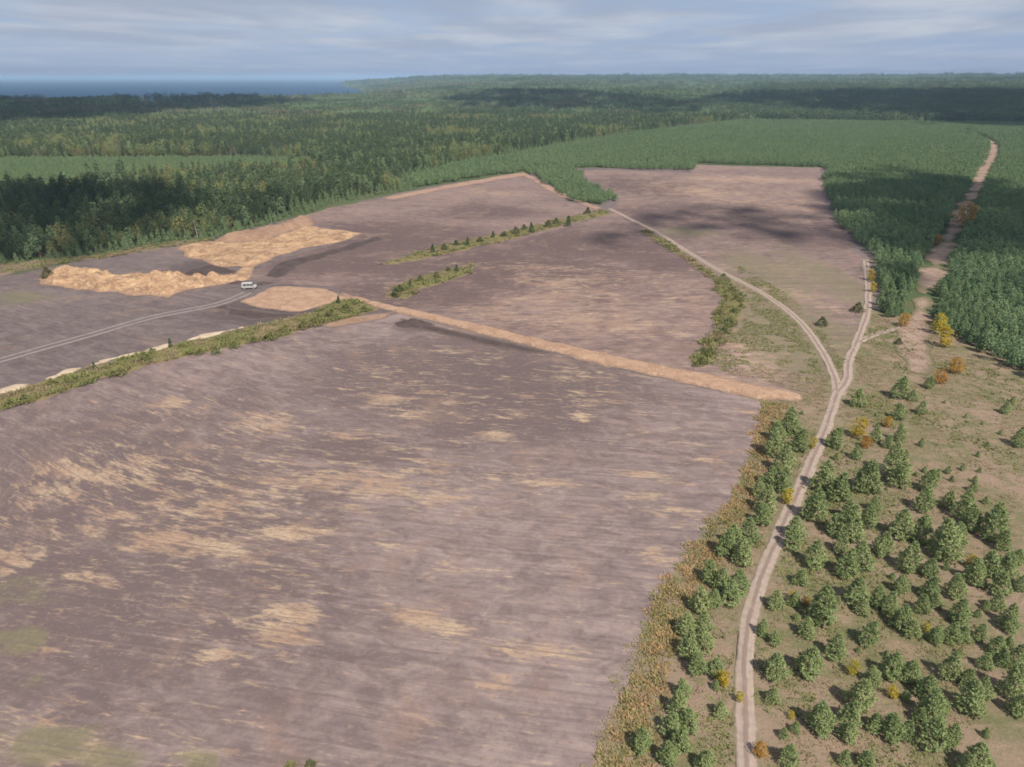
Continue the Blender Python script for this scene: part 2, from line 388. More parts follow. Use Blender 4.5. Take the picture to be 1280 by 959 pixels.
# ------------------------------------------------------------------ outlines measured on the ground
TRACK = G_([(934, 1010), (933, 959), (932, 900), (930, 835), (936, 775), (955, 715), (976, 663), (1002, 607), (1022, 560), (1036, 525), (1047, 492)])
TRACK_L = G_([(1047, 492), (1042, 470), (1022, 430), (992, 395), (950, 365), (900, 339), (860, 315), (822, 291), (790, 275), (762, 261)])
TRACK_R = G_([(1047, 492), (1059, 475), (1062, 450), (1074, 420), (1084, 390), (1085, 357), (1082, 325)])
RIDE = G_([(1142, 462), (1140, 440), (1143, 412), (1151, 385), (1158, 360), (1172, 325), (1192, 287), (1212, 250), (1230, 215), (1242, 190), (1236, 176), (1205, 163)])
SPUR = G_([(1072, 428), (1100, 417), (1142, 405)])
F1 = G_([(-700, 1400), (-520, 640), (0, 516), (100, 484), (200, 453), (300, 428), (400, 408), (450, 401), (500, 392), (560, 409), (650, 431), (760, 459), (870, 483), (955, 502),
         (940, 560), (915, 625), (865, 685), (828, 735), (800, 790), (788, 850), (752, 915), (735, 965), (700, 1100), (650, 1400)])
F2 = G_([(418, 358), (480, 343), (560, 322), (650, 300), (720, 280), (770, 266), (800, 288), (850, 318), (893, 350), (905, 372), (890, 410), (868, 440), (866, 466), (760, 443), (650, 418), (560, 397), (470, 377), (425, 367)])
F3 = G_([(722, 212), (790, 214), (866, 216), (870, 206), (1028, 210), (1031, 240), (1036, 265), (1060, 295), (1080, 325), (1086, 350), (1080, 392), (1062, 430), (1048, 462), (1020, 492), (985, 493), (866, 466),
         (868, 440), (893, 410), (906, 372), (895, 350), (850, 318), (800, 288), (764, 262), (775, 250)])
F4 = G_([(655, 218), (690, 236), (715, 254), (752, 262), (720, 280), (650, 300), (560, 322), (480, 343), (418, 358), (320, 352), (310, 340), (345, 325), (450, 297), (395, 281), (362, 276), (420, 258), (480, 248), (560, 232)])
F5 = G_([(-500, 420), (0, 362), (60, 360), (110, 364), (200, 371), (290, 357), (330, 352), (420, 362), (440, 372), (390, 398), (300, 412), (200, 438), (100, 467), (0, 493), (-500, 640)])
F6 = G_([(50, 336), (140, 322), (215, 308), (240, 320), (300, 340), (240, 350), (150, 346)])
HEATH = G_([(955, 497), (1010, 488), (1046, 455), (1065, 425), (1088, 390), (1120, 398), (1165, 400), (1200, 425), (1240, 455), (1290, 480), (1500, 560), (2300, 760), (2300, 1400), (600, 1400), (690, 1000), (740, 900), (780, 800), (850, 690), (910, 620), (935, 555)])
CAUSE = G_([(425, 366), (470, 377), (560, 397), (650, 418), (760, 443), (870, 465), (945, 481), (1003, 494), (1003, 502), (955, 501), (870, 482), (760, 458), (650, 430), (560, 407), (500, 392), (440, 376)])
PAD = G_([(297, 378), (345, 357), (400, 360), (440, 372), (404, 383), (375, 391), (322, 386)])
PIT_A = G_([(221, 309), (262, 301), (300, 304), (335, 299), (385, 281), (400, 285), (452, 292), (432, 302), (380, 311), (345, 321), (318, 334), (312, 348), (290, 347), (300, 334), (276, 333), (235, 321)])
PIT_B = G_([(45, 356), (72, 335), (110, 337), (150, 345), (212, 339), (240, 347), (300, 344), (312, 350), (280, 357), (235, 363), (210, 371), (160, 368), (110, 363)])
STRIP_A = G_([(-300, 590), (0, 498), (60, 477), (120, 459), (180, 444), (215, 434), (262, 423), (330, 407), (400, 388), (425, 374), (445, 376), (470, 386), (455, 394), (410, 404), (340, 424), (260, 440), (180, 458), (100, 484), (0, 517), (-300, 625)])
STRIP_B = G_([(470, 333), (520, 316), (570, 303), (640, 290), (700, 274), (755, 262), (760, 268), (700, 283), (640, 299), (570, 315), (520, 326)])
STRIP_C = G_([(480, 372), (500, 356), (530, 345), (560, 338), (590, 332), (592, 340), (560, 351), (530, 361), (505, 374)])
STRIP_D = G_([(862, 458), (872, 440), (893, 405), (900, 372), (890, 350), (858, 326), (800, 290), (806, 286), (862, 322), (900, 348), (930, 370), (926, 395), (905, 428), (890, 455)])
BANK = G_([(-250, 570), (0, 492), (40, 479), (90, 464), (150, 447), (215, 431), (262, 419), (305, 410)])
MATURE = G_([(-900, 420), (-300, 362), (0, 333), (60, 327), (140, 318), (215, 304), (270, 300), (340, 283), (370, 269), (420, 253), (480, 244), (515, 236), (512, 223), (580, 206), (660, 191), (720, 179), (800, 167), (930, 152), (920, 146), (-1400, 146)])
CLEAR = G_([(-500, 262), (0, 246), (90, 241), (200, 229), (380, 213), (400, 201), (300, 197), (0, 199), (-500, 206)])
YOUNG = G_([(515, 236), (560, 228), (655, 214), (690, 233), (716, 252), (752, 257), (768, 251), (742, 236), (712, 212), (735, 209), (790, 212), (864, 214), (868, 204), (1030, 209), (1034, 240), (1040, 262), (1064, 292), (1090, 322), (1096, 350), (1094, 383), (1112, 397), (1150, 402),
            (1205, 425), (1245, 455), (1290, 478), (1500, 556), (2400, 640), (2600, 200), (1400, 158), (1230, 155), (930, 152), (800, 167), (720, 179), (660, 191), (580, 206), (512, 223)])

# ------------------------------------------------------------------ the ground
rs = np.r_[0.0, 20 * (1.052 ** np.arange(150))]
rs = rs[rs < 40000]; na = 256
V = []; F = []
for r in rs:
    th = np.linspace(0, 2 * np.pi, na, endpoint=False); V.append(np.c_[r * np.sin(th), r * np.cos(th), np.zeros(na)])
V = np.vstack(V); V[:, 2] = terrain(V[:, 0], V[:, 1])
for k in range(len(rs) - 1):
    for i in range(na):
        j = (i + 1) % na
        if k == 0: F.append((i, (k + 1) * na + j, (k + 1) * na + i)[::-1])
        else: F.append((k * na + i, k * na + j, (k + 1) * na + j, (k + 1) * na + i)[::-1])
V2 = V.copy()
tag(obj('ground', mesh_of('ground', V2, [f[::-1] for f in F], M_GROUND, None, True)), 'forest floor and open country reaching to the horizon', kind='structure')

lake = [(r * math.sin(math.radians(a)), r * math.cos(math.radians(a)), -14.0) for r in (3300, 9000, 38000) for a in range(-80, -4, 2)]
nl = len(lake) // 3
tag(obj('lake', mesh_of('lake', lake, [(q + i, q + i + 1, q + nl + i + 1, q + nl + i)[::-1] for q in (0, nl) for i in range(nl - 1)], M_WATER)), 'wide dark blue lake beyond the forest on the left skyline', kind='structure')

def blobs(lst):
    """patches measured on the field: centre, half-length along and half-depth, strength"""
    B = []
    for px, py, rx, ry, s in lst:
        x, y = ground(px, py); x2, _ = ground(px + rx, py); _, y2 = ground(px, py - ry)
        B.append((x, y, abs(x2 - x) + 0.5, abs(y2 - y) + 0.5, s))
    def f(X, Y, S):
        t = np.zeros(len(X))
        for x, y, a, b, s in B:
            t = np.maximum(t, s * np.exp(-(((X - x) / a) ** 2 + ((Y - y + 0.12 * (X - x)) / b) ** 2)))
        return t
    return f
ST1 = blobs([(190, 620, 260, 90, .42), (420, 590, 200, 60, .35), (550, 480, 160, 50, .3), (60, 900, 160, 50, .25), (210, 505, 28, 9, 1), (335, 530, 45, 16, .95), (260, 510, 30, 10, .6), (110, 590, 70, 16, .95), (60, 620, 55, 18, .8), (170, 578, 38, 13, .8), (200, 680, 60, 16, 1), (265, 685, 55, 13, .95),
             (100, 725, 60, 13, .8), (30, 690, 45, 22, .7), (352, 666, 34, 9, 1.1), (390, 668, 20, 7, .9), (345, 790, 38, 8, 1.2), (362, 764, 32, 10, 1.15), (265, 820, 25, 6, 1), (470, 610, 55, 16, .95), (540, 622, 38, 10, .9),
             (420, 605, 60, 18, .8), (620, 545, 26, 6, 1.2), (525, 773, 42, 10, 1.15), (555, 785, 45, 8, 1), (660, 812, 65, 10, 1.05), (625, 858, 26, 10, 1.1), (690, 604, 50, 4, 1.1), (795, 594, 38, 5, 1.1), (815, 620, 42, 5, .8),
             (822, 695, 22, 9, .9), (50, 810, 55, 12, .6), (60, 930, 80, 22, .5), (125, 940, 40, 18, .9), (245, 945, 32, 12, .9), (440, 545, 60, 10, .7), (480, 500, 45, 9, .8), (510, 520, 35, 6, .9), (600, 452, 25, 5, .8), (560, 440, 30, 4, .7),
             (880, 575, 20, 4, 1), (725, 520, 15, 4, 1.2), (930, 515, 15, 4, .8), (740, 500, 60, 14, .5), (590, 715, 40, 12, .6), (480, 680, 20, 6, .8), (260, 640, 70, 20, .6), (150, 640, 70, 25, .6), (850, 640, 40, 10, .5), (700, 470, 50, 12, .5)])
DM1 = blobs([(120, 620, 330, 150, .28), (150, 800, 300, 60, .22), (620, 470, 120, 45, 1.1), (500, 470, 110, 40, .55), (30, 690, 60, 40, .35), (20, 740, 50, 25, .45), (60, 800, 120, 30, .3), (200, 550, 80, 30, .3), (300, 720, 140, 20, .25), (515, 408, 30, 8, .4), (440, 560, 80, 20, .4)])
GR1 = blobs([(20, 800, 50, 16, 1), (60, 930, 90, 26, .9), (130, 945, 60, 20, .9), (250, 950, 40, 14, .8), (60, 850, 80, 20, .5), (30, 740, 60, 30, .6)])
def fv1(x, y, s):
    w = 0.45 * sst(y, 85, 150)
    t = np.maximum(0, -x - 45)
    return y + 0.16 * x - w * (t - 25 * (1 - np.exp(-t / 25))) + 3.0 * (vnoise(x, y, 60, 31) - 0.5)
ZERO = lambda x, y, s: np.zeros(len(x))
FLAT = lambda sl: (lambda x, y, s: y + sl * x + 5.0 * (vnoise(x, y, 90, 33) - 0.5))
FU = lambda x, y, s: x
poly_sheet('peat_field', F1, 1.6, 0.05, M_PEAT1, rough=(0.8, 6), attrs={'fu': FU, 'fv': fv1, 'straw': ST1, 'damp_shade': DM1, 'grass': GR1},
           relief=lambda x, y, s: 0.10 * vnoise(x * 0.1, fv1(x, y, s), 2.2, 5, 2) * sst(s, 0, 2), label='big ploughed purple-brown peat field streaked with straw, nearest of all')
WORK = G_([(-600, 440), (0, 352), (45, 344), (140, 322), (262, 303), (370, 277), (480, 249), (560, 233), (655, 218), (715, 254), (760, 262), (775, 250), (722, 212), (1028, 211), (1034, 262), (1078, 325), (1086, 350), (1080, 392), (1048, 462), (1000, 500), (870, 485), (500, 395), (400, 412), (0, 520), (-600, 700)])
lo_, hi_ = WORK.min(0) - 12, WORK.max(0) + 12
sheet('bare_ground', lambda x, y: sd_poly(WORK, x, y) + 9, (lo_[0], lo_[1], hi_[0], hi_[1]), 4.0, 0.02, M_PEAT3, rough=(3.5, 14), attrs={'fu': FU, 'fv': FLAT(0.2), 'straw': ZERO, 'damp_shade': ZERO, 'grass': ZERO}, label='bare stripped ground between the peat plots')
ST2 = blobs([(760, 385, 170, 55, .5), (650, 360, 150, 40, .3), (790, 410, 50, 14, 1), (720, 400, 60, 16, .8), (690, 350, 70, 14, .7), (640, 395, 50, 8, .8), (740, 370, 80, 12, .7), (820, 380, 60, 14, .7), (600, 385, 40, 6, .7), (690, 335, 60, 5, .7)])
SHADE2 = blobs([(600, 330, 130, 20, .8), (740, 305, 90, 14, .9), (520, 365, 80, 14, .7), (830, 330, 40, 10, .5)])  # band along the top is cloud shade painted as darker soil
poly_sheet('peat_field', F2, 2.5, 0.055, M_PEAT2, rough=(1.2, 9), attrs={'fu': FU, 'fv': FLAT(-0.03), 'straw': ST2, 'damp_shade': SHADE2, 'grass': ZERO}, label='peat field beyond the orange causeway, tan patches on its right half')
ST3 = blobs([(960, 400, 130, 80, .5), (900, 235, 150, 25, .55), (880, 240, 60, 8, .9), (960, 225, 70, 6, .8), (900, 225, 50, 6, .8), (960, 365, 60, 14, .8), (950, 450, 60, 18, .9), (990, 340, 60, 12, .6), (920, 430, 40, 10, .9), (1000, 420, 40, 20, .5)])
SHADE3 = blobs([(900, 270, 130, 14, .5), (1000, 290, 70, 18, .6), (800, 232, 50, 10, .6)])  # cloud shade across this field, also painted into the soil colour
GR3 = blobs([(1000, 420, 110, 100, .8), (960, 340, 70, 40, .7), (1040, 350, 50, 60, .7), (860, 290, 60, 10, .7), (930, 330, 40, 20, .7), (970, 400, 60, 30, .8), (1020, 460, 40, 25, 1), (1010, 440, 30, 20, .9), (950, 380, 40, 20, .7)])
poly_sheet('peat_field', F3, 3.0, 0.045, M_PEAT2, rough=(5, 22), attrs={'fu': FU, 'fv': FLAT(-0.02), 'straw': ST3, 'damp_shade': SHADE3, 'grass': GR3}, label='pinkish peat field enclosed by young pines at the far right')
ST4 = blobs([(600, 240, 60, 8, .5), (560, 250, 60, 6, .4)])
SHADE4 = blobs([(480, 300, 120, 16, .9), (450, 330, 100, 12, .6), (620, 265, 60, 6, .5)])  # passing cloud's shade put into the soil colour, no cloud mesh above
poly_sheet('peat_field', F4, 3.0, 0.05, M_PEAT2, rough=(3.5, 18), attrs={'fu': FU, 'fv': FLAT(0.3), 'straw': ST4, 'damp_shade': SHADE4, 'grass': ZERO}, label='bare peat field running up to the orange-edged corner of the pines')
poly_sheet('peat_field', F5, 2.2, 0.052, M_PEAT3, rough=(1.0, 8), attrs={'fu': FU, 'fv': FLAT(0.5), 'straw': blobs([(30, 380, 60, 10, .7)]), 'damp_shade': blobs([(330, 390, 60, 10, 1.0)]), 'grass': blobs([(20, 372, 60, 10, .8)])}, label='grey peat field crossed by a pale wheel track at the left')
poly_sheet('peat_field', F6, 2.5, 0.048, M_PEAT3, rough=(1.0, 8), attrs={'fu': FU, 'fv': FLAT(0.3), 'straw': ZERO, 'damp_shade': blobs([(270, 335, 40, 8, .8)]), 'grass': ZERO}, label='small dark peat plot between the two sand pits and the forest')
hl_, hh_ = HEATH.min(0) - 9, HEATH.max(0) + 9
sheet('heath', lambda x, y: sd_poly(HEATH, x, y) + 6, (hl_[0], hl_[1], hh_[0], hh_[1]), 2.2, 0.03, M_HEATH, rough=(1.5, 7), relief=lambda x, y, s: 0.12 * vnoise(x, y, 9, 8) * sst(s, 13, 21), label='open heath of dry grass with scattered young pines')
for nm, P, lab in (('grass_verge', STRIP_A, 'rough green grass filling the ditch along the big field'), ('grass_verge', STRIP_B, 'overgrown ditch running diagonally between the far peat fields'),
                   ('grass_verge', STRIP_C, 'short grassy hump beside the causeway with a lone dark spruce'), ('grass_verge', STRIP_D, 'curved green scrub strip beside the winding track')):
    poly_sheet(nm, P, 1.5, 0.09, M_DITCHGRASS, rough=(3.0, 7), relief=lambda x, y, s: 0.5 * sst(s, 0, 2.5) + 0.35 * (vnoise(x, y, 4, 9) - 0.5) * sst(s, 0, 1.5), label=lab)
# the orange sand causeway and the workings
poly_sheet('causeway', CAUSE, 0.8, 0.08, M_SAND, rough=(1.3, 4), relief=lambda x, y, s: 0.65 * sst(s, 0, 2.0) + 0.06 * (vnoise(x, y, 3, 4) - 0.5), label='straight raised causeway of orange sand between the peat fields')
poly_sheet('sand_pad', PAD, 1.2, 0.075, M_SAND, rough=(2.5, 7), relief=lambda x, y, s: 0.5 * sst(s, 0, 3), label='levelled orange sand pad at the head of the causeway')
poly_sheet('sand_pit', PIT_A, 1.2, 0.10, M_SANDPIT, rough=(3, 7), relief=lambda x, y, s: sst(s, 0, 3) * (0.4 + 2.4 * (vnoise(x, y, 8, 14, 4) - 0.35)), label='bright yellow sand working below the forest edge')
poly_sheet('sand_pit', PIT_B, 1.0, 0.10, M_SANDPIT, rough=(3.5, 6), relief=lambda x, y, s: sst(s, 0, 3) * (0.3 + 4.0 * np.abs(vnoise(x * 1.5, y * 0.5, 5, 15, 3) - 0.5) * 2), label='rough heaped orange sand working at the far left')
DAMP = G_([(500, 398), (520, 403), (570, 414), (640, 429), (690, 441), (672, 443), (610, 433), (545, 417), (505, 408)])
poly_sheet('damp_strip', DAMP, 1.2, 0.17, M_PEATX, rough=(0.6, 4), label='dark wet peat strip along the lower side of the causeway')
DARKA = G_([(240, 336), (262, 330), (300, 338), (296, 343), (240, 347), (232, 342)])
DARKB = G_([(330, 345), (345, 328), (400, 315), (470, 296), (480, 301), (420, 318), (370, 335), (345, 350)])
DARKC = G_([(275, 382), (320, 388), (372, 392), (360, 398), (320, 401), (285, 394)])
for P, lab in ((DARKA, 'dark wet peat patch between the two sand pits'), (DARKB, 'dark wet peat band beside the yellow sand pit'), (DARKC, 'dark wet peat patch below the orange sand pad')):
    poly_sheet('damp_strip', P, 1.3, 0.085, M_PEATX, rough=(3.5, 8), label=lab)
PINK = G_([(300, 415), (345, 402), (400, 392), (372, 397), (330, 409)])
PINK2 = G_([(395, 408), (430, 398), (500, 389), (480, 399), (450, 405), (412, 411)])
for P, lab in ((PINK, 'reddish earth edge above the grassy ditch'), (PINK2, 'reddish bare earth where the ditch meets the causeway')):
    poly_sheet('earth_edge', P, 1.3, 0.17, M_SPOIL, rough=(0.7, 5), relief=lambda x, y, s: 0.4 * sst(s, 0, 2), label=lab)
SPOIL = G_([(262, 303), (300, 296), (340, 288), (372, 276), (392, 272), (394, 281), (360, 291), (335, 300), (300, 305)])
poly_sheet('spoil_bank', SPOIL, 1.4, 0.1, M_SPOIL, rough=(0.8, 5), relief=lambda x, y, s: 3.8 * sst(s, 0, 4.5) * (0.5 + 0.9 * vnoise(x, y, 6, 17)), label='brown spoil bank pushed up behind the yellow sand pit')
ORANGE_E = G_([(480, 247), (560, 231), (655, 215), (700, 238), (752, 260), (745, 263), (690, 242), (655, 220), (560, 236), (490, 251)])
poly_sheet('earth_edge', ORANGE_E, 2.0, 0.12, M_RIM, rough=(3.5, 9), label='orange sandy rim where the far peat field meets the pines')
EDGE_L = G_([(0, 345), (60, 332), (140, 322), (215, 309), (262, 303), (262, 299), (215, 303), (140, 317), (60, 326), (0, 332)])
poly_sheet('earth_edge', EDGE_L, 1.6, 0.11, M_MARGIN, rough=(6.0, 9), relief=lambda x, y, s: 0.5 * sst(s, 0, 3), label='pale grassy margin below the tall forest edge')
# tracks
RUTS = [(-1.0, -0.16), (-0.72, 0.0), (-0.46, -0.07), (-0.24, 0.02), (0, 0.06), (0.24, 0.02), (0.46, -0.07), (0.72, 0.0), (1.0, -0.16)]
ribbon('dirt_track', TRACK, 1.75, RUTS, 0.19, M_TRACK, 'two-rut dirt track curving up from the bottom edge to the fork', 0.8)
ribbon('dirt_track', TRACK_L, 1.7, RUTS, 0.17, M_TRACK, 'dirt track branch winding away between the peat fields', 1.5, seed=3)
ribbon('dirt_track', TRACK_R, 1.7, RUTS, 0.21, M_TRACK, 'straight dirt track branch heading for the dense pines', 1.2, seed=4)
ribbon('dirt_track', SPUR, 1.5, RUTS, 0.18, M_TRACK, 'faint pale spur linking the fork to the ride', 1.2, seed=6)
ribbon('wheel_track', G_([(-250, 530), (0, 451), (110, 420), (190, 397), (270, 381), (310, 366)]), 3.2, [(-1, 0), (-0.6, 0.0), (0, 0.05), (0.6, 0.0), (1, 0)], 0.10, M_TRACK2, 'pale double wheel track crossing the grey peat field', 2.0, 0.1, 7)
RW = spline(RIDE, 5)
sheet('ride', lambda x, y: 4.9 - d_line(RW, x, y), (60, 170, 660, 1300), 2.5, 0.16, M_RIDE, rough=(7, 13), label='straight bare ride cut through the dense pine plantation')
BK = spline(BANK, 4)
sheet('sand_bank', lambda x, y: 1.1 - d_line(BK, x, y), (-230, 130, -85, 245), 0.7, 0.15, M_SANDPALE, rough=(4.2, 6), relief=lambda x, y, s: 0.5 * sst(s, 0, 1.5), label='thin broken bank of pale sand along the upper edge of the ditch')

# ------------------------------------------------------------------ trees
def blade(V, F, c, dr, ln, wd, rng, face=None):
    """one tapered spray of needles or leaves from c along dr, its flat side turned towards face"""
    dr = dr / (np.linalg.norm(dr) + 1e-9)
    s = np.cross(rng.normal(size=3) if face is None else face + rng.normal(size=3) * 0.35, dr); s /= np.linalg.norm(s) + 1e-9
    i = len(V)
    V += [c - s * wd * 0.35, c + dr * ln * 0.45 + s * wd * 0.5, c + dr * ln, c + dr * ln * 0.45 - s * wd * 0.5]
    F.append((i, i + 1, i + 2, i + 3))
def crown(h, r, n, per, size, prof, seed, lo=0.08, upward=0.5, whorl=7, lump=0.5, inner=0.5):
    rng = np.random.default_rng(seed); V = []; F = []
    lop = rng.uniform(0, 6.28); bend = rng.normal(size=2) * 0.05 * h
    for k in range(n):
        u = lo + (1 - lo) * (1 - (1 - rng.random()) ** 0.8)
        uu = lo + (1 - lo) * (round((u - lo) / (1 - lo) * whorl) + rng.normal() * 0.14) / whorl if rng.random() < 0.8 else u
        uu = min(max(uu, lo), 1.0)
        a = rng.uniform(0, 6.28)
        R = r * prof((uu - lo) / (1 - lo)) * (1 + lump * math.sin(3 * a + lop + 5 * uu) * rng.random() + 0.15 * math.sin(a + lop)) * (inner + (1 - inner) * rng.random() ** 0.5)
        c = np.array([R * math.cos(a) + bend[0] * uu * uu, R * math.sin(a) + bend[1] * uu * uu, uu * h])
        out = np.array([math.cos(a), math.sin(a), upward + rng.normal() * 0.3])
        for q in range(per):
            dr = out * 0.8 + rng.normal(size=3) * 0.7
            blade(V, F, c, dr, size * rng.uniform(0.7, 1.3), size * rng.uniform(0.24, 0.40), rng, np.array([out[0], out[1], 0.75]))
    return np.array(V), F
def stem(h, r0, r1, seed, sides=5, limbs=0, lr=1.0, hl=(0.2, 0.8)):
    rng = np.random.default_rng(seed); V = []; F = []
    def tube(pts, ra, rb):
        b = len(V); n = len(pts)
        for i, p in enumerate(pts):
            rr = ra + (rb - ra) * i / (n - 1)
            for s in range(sides):
                a = 2 * math.pi * s / sides; V.append((p[0] + rr * math.cos(a), p[1] + rr * math.sin(a), p[2]))
        for i in range(n - 1):
            for s in range(sides):
                t = (s + 1) % sides; F.append((b + i * sides + s, b + i * sides + t, b + (i + 1) * sides + t, b + (i + 1) * sides + s))
    w = rng.normal(size=2) * 0.015 * h
    tube([(w[0] * k * k / 9, w[1] * k * k / 9, -0.4 + (h + 0.4) * k / 3) for k in range(4)], r0, r1)
    for l in range(limbs):
        z = h * rng.uniform(*hl); a = rng.uniform(0, 6.28); L = lr * (1 - 0.6 * z / h)
        tube([(0, 0, z), (L * 0.5 * math.cos(a), L * 0.5 * math.sin(a), z + L * 0.18), (L * math.cos(a), L * math.sin(a), z + L * 0.45)], r0 * 0.32, r0 * 0.1)
    return V, F
P_PINE = lambda t: (min(1, 0.6 + 2.2 * t)) * (1 - t) ** 0.8 + 0.03
P_ROUND = lambda t: math.sqrt(max(0.02, 1 - (2 * t - 0.85) ** 2 / 1.35)) if t < 0.98 else 0.2
P_RAG = lambda t: max(0.1, 1.0 - t) * 1.15
P_CONE = lambda t: (1 - t) ** 0.9 + 0.03
P_TALL = lambda t: (min(1, 0.45 + 1.8 * t)) * (1 - t) ** 0.75 + 0.04

def pair(name, h, r, n, per, size, prof, seed, leaf, bark, lo, limbs, tr, upward=0.5, whorl=7, inner=0.5):
    V, F = crown(h, r, n, per, size, prof, seed, lo, upward, whorl, inner=inner)
    cm = mesh_of(name + '_crown', V, F, leaf)
    V, F = stem(h * 0.93, tr, tr * 0.2, seed, 5, limbs, r * 0.9)
    return cm, mesh_of(name + '_trunk', V, F, bark)
def plant(kind, meshes, x, y, s, label, cat, group, rz=None, sz=1.0, z=0.0, crown_name='crown', trunk_name='trunk', rng=random):
    e = bpy.data.objects.new(kind, None); COL.objects.link(e); e.empty_display_size = 0.5
    e.location = (x, y, float(terrain(x, y)) + z); e.scale = (s, s, s * sz); e.rotation_euler = (0, 0, rng.uniform(0, 6.28) if rz is None else rz)
    for nm, me in ((crown_name, meshes[0]), (trunk_name, meshes[1])):
        c = bpy.data.objects.new(nm, me); COL.objects.link(c); c.parent = e
    return tag(e, label, cat, group)
random.seed(4)
PINES = [pair('young_pine', 4.6, 1.75, 330, 8, 0.40, P_PINE, 100 + k, M_PINE, M_BARK, 0.06, 9, 0.09) for k in range(7)]
PLPINES = [pair('plantation_pine', 6.2, 1.7, 280, 8, 0.45, P_PINE, 200 + k, M_PINEP, M_BARK, 0.14, 9, 0.10) for k in range(5)]
SPRUCES = [pair('spruce', 5.0, 1.2, 240, 5, 0.5, P_CONE, 300 + k, M_DARK, M_BARK, 0.05, 4, 0.09, 0.0, 10) for k in range(3)]
YBIRCH = [pair('yellow_birch', 3.2, 0.9, 190, 5, 0.32, P_ROUND, 400 + k, M_YELLOW, M_BIRCHBARK, 0.12, 5, 0.05, inner=0.1) for k in range(3)]
OBIRCH = [pair('orange_birch', 2.8, 1.0, 190, 5, 0.32, P_ROUND, 420 + k, M_ORANGE, M_BIRCHBARK, 0.1, 5, 0.05, inner=0.1) for k in range(3)]
SHRUBS = [pair('willow_bush', 2.4, 1.5, 120, 5, 0.5, P_RAG, 440 + k, M_OLIVE, M_BARK, 0.05, 7, 0.05) for k in range(4)]
DBUSH = [pair('dark_bush', 2.2, 1.2, 130, 5, 0.42, P_RAG, 460 + k, M_OLIVE2, M_BARK, 0.05, 6, 0.05) for k in range(3)]

ORD = ['first', 'second', 'third', 'fourth', 'fifth', 'sixth', 'seventh', 'eighth', 'ninth', 'tenth', 'eleventh', 'twelfth', 'thirteenth', 'fourteenth', 'fifteenth', 'sixteenth', 'seventeenth', 'eighteenth', 'nineteenth', 'twentieth']
def ordn(i):
    if i < 20: return ORD[i]
    tens = {2: ('twentieth', 'twenty-'), 3: ('thirtieth', 'thirty-'), 4: ('fortieth', 'forty-'), 5: ('fiftieth', 'fifty-')}[(i + 1) // 10]
    return tens[0] if (i + 1) % 10 == 0 else tens[1] + ORD[(i + 1) % 10 - 1]

# crown centres and crown widths read off the photograph
Z6 = [(620, 50, 70), (790, 15, 80), (840, 45, 45), (870, 95, 50), (1210, 95, 45), (1265, 215, 70), (905, -6, 45), (785, 110, 60), (790, 200, 60), (690, 200, 60), (740, 230, 50), (610, 275, 50), (530, 210, 80),
      (780, 310, 120), (790, 365, 90), (660, 370, 120), (490, 370, 110), (540, 410, 100), (450, 490, 110), (370, 570, 90), (360, 620, 80), (450, 680, 100), (390, 770, 70), (290, 860, 80), (360, 860, 60), (480, 890, 130),
      (580, 500, 80), (590, 560, 120), (520, 560, 80), (690, 480, 60), (660, 530, 80), (720, 640, 90), (550, 640, 70), (570, 720, 100), (640, 690, 110), (620, 820, 110), (640, 890, 70), (700, 850, 80), (740, 880, 80), (790, 800, 70),
      (880, 460, 90), (900, 390, 80), (800, 560, 110), (880, 580, 100), (830, 700, 100), (910, 730, 80), (980, 620, 140), (980, 460, 70), (1050, 490, 100), (1160, 560, 120), (1080, 540, 90), (1200, 630, 70), (1090, 750, 100),
      (1010, 810, 90), (910, 810, 90), (880, 880, 70), (930, 865, 60), (1150, 720, 100), (1220, 730, 100), (1190, 800, 90), (1180, 870, 70), (1250, 690, 70), (1130, 885, 40), (1030, 910, 90), (1230, 930, 80), (800, 940, 90),
      (1080, 410, 40), (930, 360, 50), (1270, 800, 60), (870, 235, 30), (1020, 590, 90), (950, 660, 80)]
Z7 = [(235, 275, 60), (290, 312, 60), (415, 272, 80), (530, 350, 90), (420, 400, 120), (290, 420, 110), (280, 540, 70), (470, 630, 120), (370, 670, 50), (340, 780, 90), (560, 790, 60), (660, 295, 90), (840, 268, 80), (770, 240, 60),
      (750, 420, 100), (830, 440, 100), (680, 460, 80), (630, 540, 120), (590, 610, 100), (580, 680, 90), (690, 650, 80), (755, 665, 110), (810, 680, 80), (660, 790, 80), (900, 510, 100), (915, 590, 120), (875, 620, 70), (920, 690, 130),
      (960, 590, 60), (1000, 700, 80), (930, 300, 70), (990, 290, 80), (1035, 230, 70), (1045, 295, 70), (1110, 290, 60), (990, 430, 100), (1060, 470, 80), (1080, 550, 130), (1130, 520, 80), (1130, 400, 70), (1180, 340, 80), (1230, 250, 80),
      (1262, 390, 90), (1250, 490, 120), (1265, 580, 90), (1100, 790, 130), (1200, 400, 60), (1060, 830, 80), (1150, 830, 60), (1225, 330, 50)]
Z8 = [(580, 90, 60), (540, 150, 60), (565, 190, 60), (530, 230, 50), (562, 245, 50), (520, 290, 60), (508, 325, 50), (475, 365, 60), (420, 400, 60), (462, 420, 60), (375, 470, 50), (430, 520, 60), (350, 540, 60), (450, 495, 60), (400, 490, 50), (385, 535, 50),
      (318, 600, 60), (362, 595, 50), (320, 650, 60), (362, 640, 60), (345, 695, 60), (390, 705, 50), (310, 760, 50), (298, 800, 60), (322, 840, 60), (280, 850, 60), (300, 890, 60), (275, 925, 60), (205, 890, 60), (405, 812, 45), (365, 940, 60), (545, 115, 50), (600, 140, 50), (500, 260, 40), (440, 380, 50)]
heath = [(880 + x / 3.2, 480 + y / 3.2, w / 3.2) for x, y, w in Z6] + [(880 + x / 3.2, 700 + y / 3.2, w / 3.2) for x, y, w in Z7]
